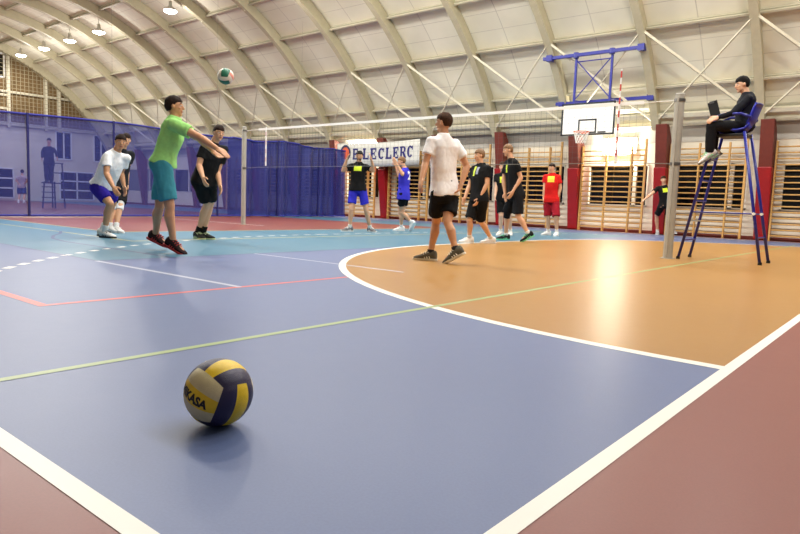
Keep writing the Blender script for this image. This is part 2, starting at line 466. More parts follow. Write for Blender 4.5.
# ------------------------------------------------------------------ ceiling lamps
def lamp():
    r = empty('ceiling_lamp')
    mb = MB(); mb.rings([[V((q*math.cos(2*PI*i/20), q*math.sin(2*PI*i/20), z)) for i in range(20)] for q, z in ((.28, -.02), (.29, .02), (.2, .08), (.08, .13), (.06, .34))])
    mb.build('housing', mat('lamp_housing', (214, 210, 196), .5), r, smooth=True)
    mb = MB(); mb.ell(V((0, 0, -.02)), V((.26, 0, 0)), V((0, .26, 0)), V((0, 0, .10)), 20, 10); mb.build('lens', mat('lamp_lens', (255, 252, 245), .4, emit=(255, 250, 238), estr=30), r)
    mb = MB(); mb.cap((0, 0, .33), .012, (0, 0, .75), .012, 6, True); mb.build('rod', cream, r)
    L = bpy.data.lights.new('lamp_light', 'AREA'); L.shape = 'DISK'; L.size = .5; L.energy = LAMP_W; L.color = (1, .975, .93)
    o = bpy.data.objects.new('lamp_light', L); COL.objects.link(o); o.parent = r; o.location = (0, 0, -.17)
    L = bpy.data.lights.new('lamp_spill', 'POINT'); L.shadow_soft_size = .12; L.energy = LAMP_W*SPILL; L.color = (1, .975, .93)
    o = bpy.data.objects.new('lamp_spill', L); COL.objects.link(o); o.parent = r; o.location = (0, 0, -.32)
    return r
LAMP_W = 330; SPILL = .55
lamp0 = lamp(); firstl = True
vis = {-24.0: 'nearest of the five visible, above the green-shirted player', 9: 'second of the five counted from the right', -33.0: 'third of the five counted from the right', -36.0: 'fourth of the five, second from the gable end', -39.0: 'last of the row at the gable end'}
for Y in (14.25, 6.55):
    for k in range(15):
        X = -39.0+3*k
        if X in (-27.0, -21.0) and Y > 10: continue
        r = lamp0 if firstl else copy_tree(lamp0); firstl = False
        r.location = (X, Y, 7.95)
        if Y > 10 and X in vis: lab = 'round glowing ceiling lamp, '+vis[X]
        else: lab = 'round ceiling lamp of the row '+('along the far side' if Y > 10 else 'along the near side')+' of the vault, outside the picture'
        tag(r, lab, 'lamp', 'round ceiling lamps')

# ------------------------------------------------------------------ divider curtain
m = bpy.data.materials.new('blue_mesh_curtain'); m.use_nodes = True; nt = m.node_tree; b = nt.nodes['Principled BSDF']
b.inputs['Base Color'].default_value = srgb(44, 54, 132); b.inputs['Roughness'].default_value = .8
tr = nt.nodes.new('ShaderNodeBsdfTransparent'); mx = nt.nodes.new('ShaderNodeMixShader')
tc = nt.nodes.new('ShaderNodeTexCoord'); nz = nt.nodes.new('ShaderNodeTexNoise'); nz.inputs['Scale'].default_value = 1.2
nt.links.new(tc.outputs['Object'], nz.inputs['Vector'])
mr = nt.nodes.new('ShaderNodeMapRange'); mr.inputs['To Min'].default_value = .57; mr.inputs['To Max'].default_value = .68; tr.inputs[0].default_value = (.60, .66, 1, 1)
nt.links.new(nz.outputs['Fac'], mr.inputs['Value']); nt.links.new(mr.outputs['Result'], mx.inputs[0])
nt.links.new(tr.outputs[0], mx.inputs[1]); nt.links.new(b.outputs[0], mx.inputs[2]); nt.links.new(mx.outputs[0], nt.nodes['Material Output'].inputs[0])
curt_m = m; curt_d = mat('blue_webbing', (20, 24, 96), .7)
cur = empty('divider_curtain', (-17.5, 9, 0)); tag(cur, 'long see-through blue mesh curtain dividing the hall behind the players on the left', 'curtain')
inv = Matrix.Translation(-cur.location)
def cx_(Y): return -16.75-(Y-5.6)*.178
def ctop(Y): return 2.50+.022*(Y-5.6)+.03*math.sin(Y*.9) + (.04*math.sin(Y*2.1) if Y > 13 else 0)
def fold(Y): return (.03 if Y < 12.5 else .03+.10*min(1, (Y-12.5)/2))
grid = []; N_ = 520
for i in range(N_+1):
    Y = -1+20.4*i/N_; row = []
    for j in range(9):
        t = j/8; z = .03+(ctop(Y)-.03)*t; f = fold(Y)
        row.append(V((cx_(Y)+f*math.sin(Y*(2.2 if Y < 12.5 else 7.5)+1.3*math.sin(Y*.7))*(1.1-.5*t), Y, z))-cur.location)
    grid.append(row)
mb = MB(); vs = [[mb.bm.verts.new(p) for p in r] for r in grid]
for a, b_ in zip(vs, vs[1:]):
    for j in range(8): mb.face([a[j], b_[j], b_[j+1], a[j+1]])
mb.build('fabric', curt_m, cur, smooth=True)
# gathered second layer where the curtain is bunched towards the wall
mb = MB(); g2 = [[p+V((-.12+.06*math.sin(p.y*9.3), 0, 0)) for p in row] for row in grid[355:]]
vs = [[mb.bm.verts.new(p) for p in r_] for r_ in g2]
for a, b_ in zip(vs, vs[1:]):
    for j in range(8): mb.face([a[j], b_[j], b_[j+1], a[j+1]])
mb.build('gathered_fabric', curt_m, cur, smooth=True)
for nm, j, dz in (('top_hem', 8, -.03), ('bottom_hem', 0, .02)):
    mb = MB(); mb.tube([g[j]+V((0.02, 0, dz)) for g in grid[::3]], .028, 6); mb.build(nm, mat('blue_hem', (34, 40, 140), .7), cur)
for Y in (6.25, 8.55, 12.3, 15.2, 17.6, 3.0):
    mb = MB(); mb.bar(V((cx_(Y)+.06, Y, .03))-cur.location, V((cx_(Y)+.06, Y, ctop(Y)))-cur.location, .05, .03, up=V((1, 0, 0))); mb.build('strap', curt_d, cur)
# suspension cables up to the arches
for Y in (4.5, 8.55, 12.3, 16.5):
    mb = MB(); zt = CZ+math.sqrt(R0**2-(Y-CY)**2); mb.cap(V((cx_(Y), Y, ctop(Y)))-cur.location, .003, V((cx_(Y), Y, zt))-cur.location, .003, 5, True); mb.build('cable', mat('dull_cable', (120, 116, 100), .7), cur)

# ------------------------------------------------------------------ volleyball net, posts, antennae
PL, PR = V((-13.28, 9.9, 0)), V((-2.99, 9.93, 0))
def post(p, lab, rd):
    r = empty('net_post', p); tag(r, lab, 'net post', 'volleyball net posts')
    mb = MB(); mb.cap((0, 0, 0), rd, (0, 0, 2.40), rd, 20, True); mb.build('pole', galv, r, smooth=False)
    mb = MB(); mb.box(-.012, .012, -rd-.022, -rd+.004, .05, 2.36); mb.build('rail', galv, r)
    mb = MB(); mb.cap((0, 0, 2.40), rd+.004, (0, 0, 2.42), rd-.006, 20, True); mb.build('cap', galv, r)
    mb = MB(); mb.cap((0, 0, 0), rd+.04, (0, 0, .008), rd+.04, 20, True); mb.build('floor_plate', galv, r)
    for z in (1.40, 2.32):
        mb = MB(); mb.cap((0, 0, z-.02), rd+.01, (0, 0, z+.02), rd+.01, 16, True); mb.build('clamp', mat('steel', (120, 120, 118), .3, .8), r)
post(PL, 'thin grey net post at the far left, before the blue curtain', .05)
post(PR, 'thick grey net post at the near right end beside the umpire chair', .068)
net = empty('volleyball_net', (-8.1, 9.92, 0)); tag(net, 'volleyball net with white top tape stretched across the court between the two posts', 'net')
XA, XB, YN, ZB, ZT = -12.75, -3.5, 9.92, 1.42, 2.35
o_ = net.location
mb = MB()
n = 92
for i in range(n+1):
    x = XA+(XB-XA)*i/n; mb.bar(V((x, YN, ZB))-o_, V((x, YN, ZT))-o_, .0022, .0022, up=V((0, 1, 0)))
for j in range(10):
    z = ZB+(ZT-ZB)*j/10; mb.bar(V((XA, YN, z))-o_, V((XB, YN, z))-o_, .0022, .0022)
mb.build('netting', mat('dark_net_cord', (96, 96, 92), .8), net)
mb = MB(); mb.box(XA-o_.x, XB-o_.x, -.006, .006, ZT-.05, ZT); mb.build('top_tape', white, net)
mb = MB(); mb.tube([V((PL.x, YN, ZT-.03))-o_, V((XA, YN, ZT-.03))-o_], .006); mb.tube([V((XB, YN, ZT-.03))-o_, V((PR.x, YN, ZT-.03))-o_], .006); mb.build('top_cable', white, net)
mb = MB(); mb.tube([V((PL.x, YN, ZB-.02))-o_, V((XA, YN, ZB))-o_, V((XB, YN, ZB))-o_, V((PR.x, YN, ZB-.02))-o_], .005); mb.build('bottom_cord', mat('grey_cord', (120, 120, 115), .7), net)
def antenna(x, z0, z1, lab, striped):
    r = empty('antenna', (x, YN-.03, z0)); tag(r, lab, 'antenna')
    H = z1-z0; q = .011 if striped else .018
    mb = MB(); mb.cap((0, 0, 0), q, (0, 0, H), q, 10, True); mb.build('rod', white, r)
    bm_c = mat('red_band', (190, 60, 56)) if striped else mat('pink_band', (214, 190, 190))
    for k in range(int(H/.2)):
        mb = MB(); mb.cap((0, 0, .1+.2*k), q+.001, (0, 0, .2+.2*k), q+.001, 10, True); mb.build('band', bm_c, r)
    mb = MB(); mb.box(-.022, .022, 0, .008, .0, .92); mb.build('side_tape', white, r)
antenna(-12.43, 1.45, 2.3, 'short white antenna on the net near its far left post', False)
antenna(-3.87, 1.42, 2.85, 'tall red and white antenna on the net right of the backboard', True)

# ------------------------------------------------------------------ basketball hoop on blue frame
bh = empty('basketball_hoop', (-8.65, 19.4, 3)); tag(bh, 'white basketball backboard with orange rim hanging on a blue steel frame from the arches', 'basketball hoop')
ol = bh.location
def P_(x, y, z): return V((x, y, z))-ol
for (y, z) in ((18.68, 5.33), (19.72, 4.09)):
    mb = MB(); mb.bar(P_(-9.84, y, z), P_(-6.72, y, z), .10, .10); mb.build('support_bar', bluesteel, bh, bevel=.01)
    for x in (-9.62, -6.78):
        mb = MB(); mb.box(x-.1-ol.x, x+.1-ol.x, y-.08-ol.y, y+.14-ol.y, z-.09-ol.z, z+.09-ol.z); mb.build('clamp', bluesteel, bh, bevel=.01)
for x in (-8.76, -7.64):
    mb = MB(); mb.bar(P_(x, 18.74, 5.33), P_(x, 18.74, 3.8), .06, .06, up=V((0, 1, 0))); mb.build('upright', bluesteel, bh)
    mb = MB(); mb.cap(P_(x, 18.70, 5.25), .085, P_(x, 18.70, 5.41), .085, 12, True); mb.build('joint', bluesteel, bh)
    mb = MB(); mb.bar(P_(x, 18.78, 3.98), P_(x, 19.68, 4.06), .05, .05); mb.build('strut', bluesteel, bh)
for a, b_ in (((-8.76, 18.74, 5.2), (-7.64, 18.74, 4.0)), ((-7.64, 18.74, 5.2), (-8.76, 18.74, 4.0)), ((-8.76, 18.74, 5.14), (-7.64, 18.74, 5.14))):
    mb = MB(); mb.cap(P_(*a), .017, P_(*b_), .017, 8, True); mb.build('brace', bluesteel, bh)
BX0, BX1, BZ0, BZ1, BY = -9.10, -7.41, 2.92, 3.89, 18.66
mb = MB(); mb.box(BX0-ol.x, BX1-ol.x, BY-ol.y, BY+.04-ol.y, BZ0-ol.z, BZ1-ol.z); bb = mb.build('backboard', mat('backboard_white', (240, 240, 236), .4), bh)
mb = MB()
def rectline(x0, x1, z0, z1, w):
    for q in ((x0, x1, z0, z0+w), (x0, x1, z1-w, z1), (x0, x0+w, z0, z1), (x1-w, x1, z0, z1)): mb.box(q[0]-ol.x, q[1]-ol.x, BY-.006-ol.y, BY-ol.y, q[2]-ol.z, q[3]-ol.z)
rectline(BX0, BX1, BZ0, BZ1, .05); rectline(-8.54, -7.96, 2.98, 3.40, .045); mb.build('marking', mat('black_tape', (24, 30, 34), .5), bb)
mb = MB(); mb.box(BX1-.5-ol.x, BX1-.25-ol.x, BY-.008-ol.y, BY-.006-ol.y, BZ0+.06-ol.z, BZ0+.1-ol.z); mb.build('maker_mark', black, bb)
rc = P_(-8.25, BY-.38, 2.98)
mb = MB(); mb.tube([rc+V((.225*math.cos(2*PI*k/28), .225*math.sin(2*PI*k/28), 0)) for k in range(29)], .012, 8)
mb.box(rc.x-.09, rc.x+.09, rc.y+.2, rc.y+.38, -.03+rc.z, .015+rc.z); mb.build('rim', mat('orange_rim', (226, 96, 40), .4), bh)
mb = MB()
for k in range(12):
    for s in (1, -1):
        pts = []
        for q in range(5):
            t = q/4; a = 2*PI*(k+s*q*.5)/12; rr_ = .22-.10*t+.02*t*t; pts.append(rc+V((rr_*math.cos(a), rr_*math.sin(a), -.01-.32*t)))
        mb.tube(pts, .009, 4)
mb.build('net', mat('white_net_cord', (236, 234, 226), .8), bh)

# ------------------------------------------------------------------ banner
bn = empty('banner', (-17.85, 19.85, 2.68)); tag(bn, 'white advertising banner with blue lettering and a round logo hung across two wall columns', 'banner')
ob = bn.location
def bsurf(x, z):  # x in world, gentle sag
    t = (x+17.85)/2.3
    return V((x, 19.85+.05*math.sin(x*2.1), z-.05*(1-t*t)+.02*t))-ob
mb = MB(); gx_ = [-20.15+4.62*i/40 for i in range(41)]
fr = [[mb.bm.verts.new(bsurf(x, 2.18+.98*j/4)+V((0, .006, 0))) for j in range(5)] for x in gx_]
for a, b_ in zip(fr, fr[1:]):
    for j in range(4): mb.face([a[j], b_[j], b_[j+1], a[j+1]])
cl = mb.build('cloth', mat('white_banner_cloth', (214, 214, 206), .7), bn, smooth=True)
sol = cl.modifiers.new('s', 'SOLIDIFY'); sol.thickness = .004
def glyph(ch):
    q = []
    if ch == 'L': q = [(.06,.32,0,1),(0,.40,.88,1),(0,.8,0,.15),(.66,.8,0,.36)]
    if ch == 'E': q = [(.06,.32,0,1),(0,.78,.86,1),(0,.78,0,.14),(.2,.56,.43,.57),(.64,.78,.68,1),(.64,.78,0,.32),(.48,.58,.32,.68)]
    if ch == 'R': q = [(.06,.32,0,1),(0,.38,0,.1),(0,.5,.87,1),(.2,.5,.44,.56)]
    if ch == '.': q = [(.1,.28,0,.18)]
    polys = [[(a, c), (b_, c), (b_, d), (a, d)] for a, b_, c, d in q]
    def arc(cx__, cz__, rx, rz, wx, wz, a0, a1, n=12):
        for k in range(n):
            u, v = R(a0+(a1-a0)*k/n), R(a0+(a1-a0)*(k+1)/n)
            polys.append([(cx__+(rx-s*wx)*math.cos(t), cz__+(rz-s*wz)*math.sin(t)) for s, t in ((0,u),(0,v),(1,v),(1,u))])
    if ch == 'C': arc(.42, .5, .40, .5, .27, .14, 40, 320, 16); polys.append([(.68,.62),(.78,.62),(.78,1),(.68,.95)])
    if ch == 'R': arc(.48, .725, .32, .275, .24, .13, -90, 90); polys.append([(.34,.5),(.62,.5),(.9,.04),(.6,.0)]); polys.append([(.6,0),(.9,0),(.9,.08),(.6,.08)])
    return polys
mb = MB()
def put(ch, x0, w, z0, h):
    for i, pl in enumerate(glyph(ch)):
        mb.poly([bsurf(x0+a*w/.85, z0+b_*h)-V((0, .004+.0006*(i % 5), 0)) for a, b_ in pl])
for i, ch in enumerate('LECLERC'): put(ch, -18.52+.392*i, .335, 2.48, .46)
put('E', -19.12, .335, 2.48, .46); put('.', -18.72, .3, 2.48, .46)
mb.build('lettering', mat('dark_blue_print', (24, 22, 108), .6), bn)
mb = MB()
def disc(x, z, r0, r1, a0=0, a1=360, dy=.004):
    for k in range(28):
        u, v = R(a0+(a1-a0)*k/28), R(a0+(a1-a0)*(k+1)/28)
        pl = [bsurf(x+q*math.cos(t), z+q*math.sin(t))-V((0, dy, 0)) for q, t in ((r1,u),(r1,v),(r0,v),(r0,u))]
        mb.poly(pl if r0 > 0 else pl[:3])
disc(-19.6, 2.76, 0, .27); lg = mb.build('logo_disc', mat('orange_print', (224, 92, 52), .6), bn)
mb = MB(); disc(-19.6, 2.76, .24, .34, -70, 215, .006); mb.build('logo_ring', mat('navy_print', (20, 22, 72), .6), bn)

# ------------------------------------------------------------------ umpire chairs
def umpire_chair():
    r = empty('umpire_chair', (-2.33, 10.33, 0)); q = r.location
    P = lambda x, y, z: V((x, y, z))-q
    for y0, y1 in ((10.03, 10.12), (10.63, 10.56)):
        mb = MB(); mb.tube([P(-2.87, y0, .01), P(-2.52, y1, 1.86), P(-2.56, y1, 1.98), P(-2.52, y1, 2.08), P(-2.42, y1, 2.115), P(-2.2, y1, 2.11), P(-2.07, y1, 2.05)], .021, 10); mb.build('front_leg', bluesteel, r, smooth=True)
        mb = MB(); mb.tube([P(-1.78, y0, .01), P(-2.14, y1, 1.86)], .021, 10); mb.build('rear_leg', bluesteel, r, smooth=True)
        for p in (P(-2.87, y0, 0), P(-1.78, y0, 0)):
            mb = MB(); mb.cap(p, .028, p+V((0, 0, .04)), .026, 10, True); mb.build('rubber_foot', black, r)
        f = .38; mb = MB(); a = P(-2.87+.35*f, y0+(y1-y0)*f, 1.86*f); b_ = P(-1.78-.36*f, y0+(y1-y0)*f, 1.86*f)
        mb.cap(a, .010, b_, .010, 8, True); mb.build('tie_rod', bluesteel, r)
        mb = MB(); mb.cap(b_-V((0, .03, 0)), .022, b_+V((0, .03, 0)), .022, 8, True); mb.build('bolt', white, r)
    for k, f in enumerate((.155, .31, .47, .63, .80)):
        mb = MB(); x = -2.87+.35*f; z = 1.86*f; mb.bar(P(x, 10.03+.09*f, z), P(x, 10.63-.07*f, z), .045, .02); mb.build('rung', bluesteel if k != 1 else galv, r)
    for f in (.2,):
        mb = MB(); mb.cap(P(-1.78-.36*f, 10.03+.09*f, 1.86*f), .012, P(-1.78-.36*f, 10.63-.07*f, 1.86*f), .012, 8, True); mb.build('rear_rail', bluesteel, r)
    mb = MB(); mb.box(-2.50-q.x, -2.12-q.x, 10.14-q.y, 10.55-q.y, 1.80, 1.84); mb.build('seat_frame', black, r, bevel=.008)
    # seat shell: profile curve with rolled edges
    prof = [(-2.56, 1.865), (-2.53, 1.885), (-2.4, 1.875), (-2.25, 1.865), (-2.15, 1.885), (-2.10, 1.95), (-2.07, 2.06), (-2.03, 2.19), (-2.0, 2.26), (-1.98, 2.255)]
    for nm, a, b_ in (('seat', 0, 6), ('backrest', 5, 10)):
        mb = MB(); pr = prof[a:b_]; rows = []
        for i, (x, z) in enumerate(pr):
            row = []
            for j in range(9):
                t = j/4-1; bow = .035*t*t
                row.append(P(x-(bow if nm == 'backrest' else 0), 10.345+.215*t*(1-.12*(nm == 'backrest')*(i/4)**2), z+(bow if nm == 'seat' else 0)))
            rows.append(row)
        vs_ = [[mb.bm.verts.new(p) for p in row] for row in rows]
        for u, v in zip(vs_, vs_[1:]):
            for j in range(8): mb.face([u[j], u[j+1], v[j+1], v[j]])
        o = mb.build(nm, blueplastic, r, smooth=True); s = o.modifiers.new('s', 'SOLIDIFY'); s.thickness = .022; s.offset = -1
    return r
uc = umpire_chair(); tag(uc, 'tall blue steel umpire chair on ladder legs beside the right net post', 'umpire chair')
# the one behind the curtain is a plainer tower
tw = empty('umpire_tower', (-26.0, 10.5, 0), TH); tag(tw, 'tall umpire stand with ladder seen through the blue curtain', 'umpire stand')
tm = mat('dark_blue_steel', (40, 44, 90), .5)
for x in (-.24, .24):
    for y in (-.25, .45):
        mb = MB(); mb.cap((x, y, 0), .028, (x*.8, y*.8, 1.0 if y < 0 else 1.72), .028, 8, True); mb.build('leg', tm, tw)
for k in range(4):
    mb = MB(); mb.cap((-.27, -.25, .2+.2*k), .016, (.27, -.25, .2+.2*k), .016, 8, True); mb.build('rung', tm, tw)
mb = MB(); mb.box(-.27, .27, -.26, .42, .93, .97); mb.build('platform', tm, tw)
mb = MB(); mb.tube([(-.24, .36, 1.72), (.24, .36, 1.72)], .02, 8); mb.tube([(-.24, .36, 1.35), (.24, .36, 1.35)], .02, 8); mb.build('guard_rail', tm, tw)

# ------------------------------------------------------------------ volleyballs
def ball_basis(vdir, right, tilt=(.12, .12), rot=0):
    z = vdir.normalized(); x = (right-z*right.dot(z)).normalized(); y = z.cross(x)
    v = (x*tilt[0]+y*tilt[1]+z).normalized()
    q = z.rotation_difference(v)
    es = []
    for a in (195, 75, 315):
        a = R(a+rot); es.append(q @ (x*(math.sqrt(2/3)*math.cos(a))+y*(math.sqrt(2/3)*math.sin(a))+z/math.sqrt(3)))
    return es
def ball_mesh(Rb, es, cols, mats, n=18):
    """six faces of three curved panels each, sunk seams between them"""
    mb = MB(); e1, e2, e3 = es
    faces = [(e1, e3, e2, cols[0]), (-e1, e3, e2, cols[3]), (e2, e1, e3, cols[1]), (-e2, e1, e3, cols[4]), (e3, e2, e1, cols[2]), (-e3, e2, e1, cols[5])]
    W = lambda s: math.tan(PI/4*s)
    for nrm, along, across, cc in faces:
        vs = {}
        for i in range(n+1):
            for j in range(n+1):
                s, t = -1+2*i/n, -1+2*j/n
                d = (nrm+along*W(s)+across*W(t)).normalized()
                g = min(abs(t-x) for x in (-1, -1/3, 1/3, 1)); g = min(g, 1-abs(s)); dip = .014*max(0, 1-g/.07)
                vs[i, j] = mb.bm.verts.new(d*Rb*(1-dip))
        for i in range(n):
            for j in range(n):
                mb.mi = cc[min(2, int(3*(j+.5)/n))]; mb.face([vs[i, j], vs[i+1, j], vs[i+1, j+1], vs[i, j+1]])
    bmesh.ops.remove_doubles(mb.bm, verts=mb.bm.verts, dist=1e-5)
    return mb.mesh('cover', mats, smooth=True)
leather = dict(rough=.42, bump=.25, bscale=420)
bm_ = [mat('ball_yellow', (236, 200, 28), var=.08, scale=30, **leather), mat('ball_purple_blue', (36, 30, 70), var=.1, scale=30, **leather), mat('ball_cream', (216, 204, 158), var=.06, scale=30, **leather)]
bc = V((-1.585, 1.10, .1005)); Rb = .1005
vd = V((0, 0, .68))-bc; es = ball_basis(vd, cx)
vb = empty('volleyball', (bc.x, bc.y, 0)); tag(vb, 'scuffed yellow, purple and cream volleyball lying on the blue floor in front', 'ball')
me = ball_mesh(Rb, es, [(2, 0, 2), (1, 0, 1), (1, 0, 1), (2, 0, 2), (1, 0, 1), (1, 0, 1)], bm_)
o = bpy.data.objects.new('cover', me); COL.objects.link(o); o.parent = vb; o.location = (0, 0, bc.z)
tb = text_mesh('MIKASA', .42, .022)
for v in tb.verts:
    s, t = v.co.x*1.0-.09, v.co.y*1.12-.06
    d = (es[0]+es[2]*math.tan(PI/4*s)+es[1]*math.tan(PI/4*t)).normalized(); v.co = d*Rb*1.004
me = bpy.data.meshes.new('lettering'); tb.to_mesh(me); tb.free(); me.materials.append(black)
o = bpy.data.objects.new('lettering', me); COL.objects.link(o); o.parent = vb; o.location = (0, 0, bc.z)
fl = V((-6.93, 4.87, 2.17)); es2 = ball_basis(V((0, 0, .68))-fl, cx, (.2, -.1), 40)
fb = empty('volleyball', fl); tag(fb, 'green, white and pink volleyball flying high above the net side', 'ball')
me = ball_mesh(.1, es2, [(0, 0, 1), (1, 0, 0), (1, 2, 1), (0, 1, 1), (1, 1, 2), (0, 0, 1)], [mat('ball_green', (30, 110, 84), .45), mat('ball_white', (232, 222, 206), .45), mat('ball_pink', (214, 140, 128), .45)], 12)
o = bpy.data.objects.new('cover', me); COL.objects.link(o); o.parent = fb

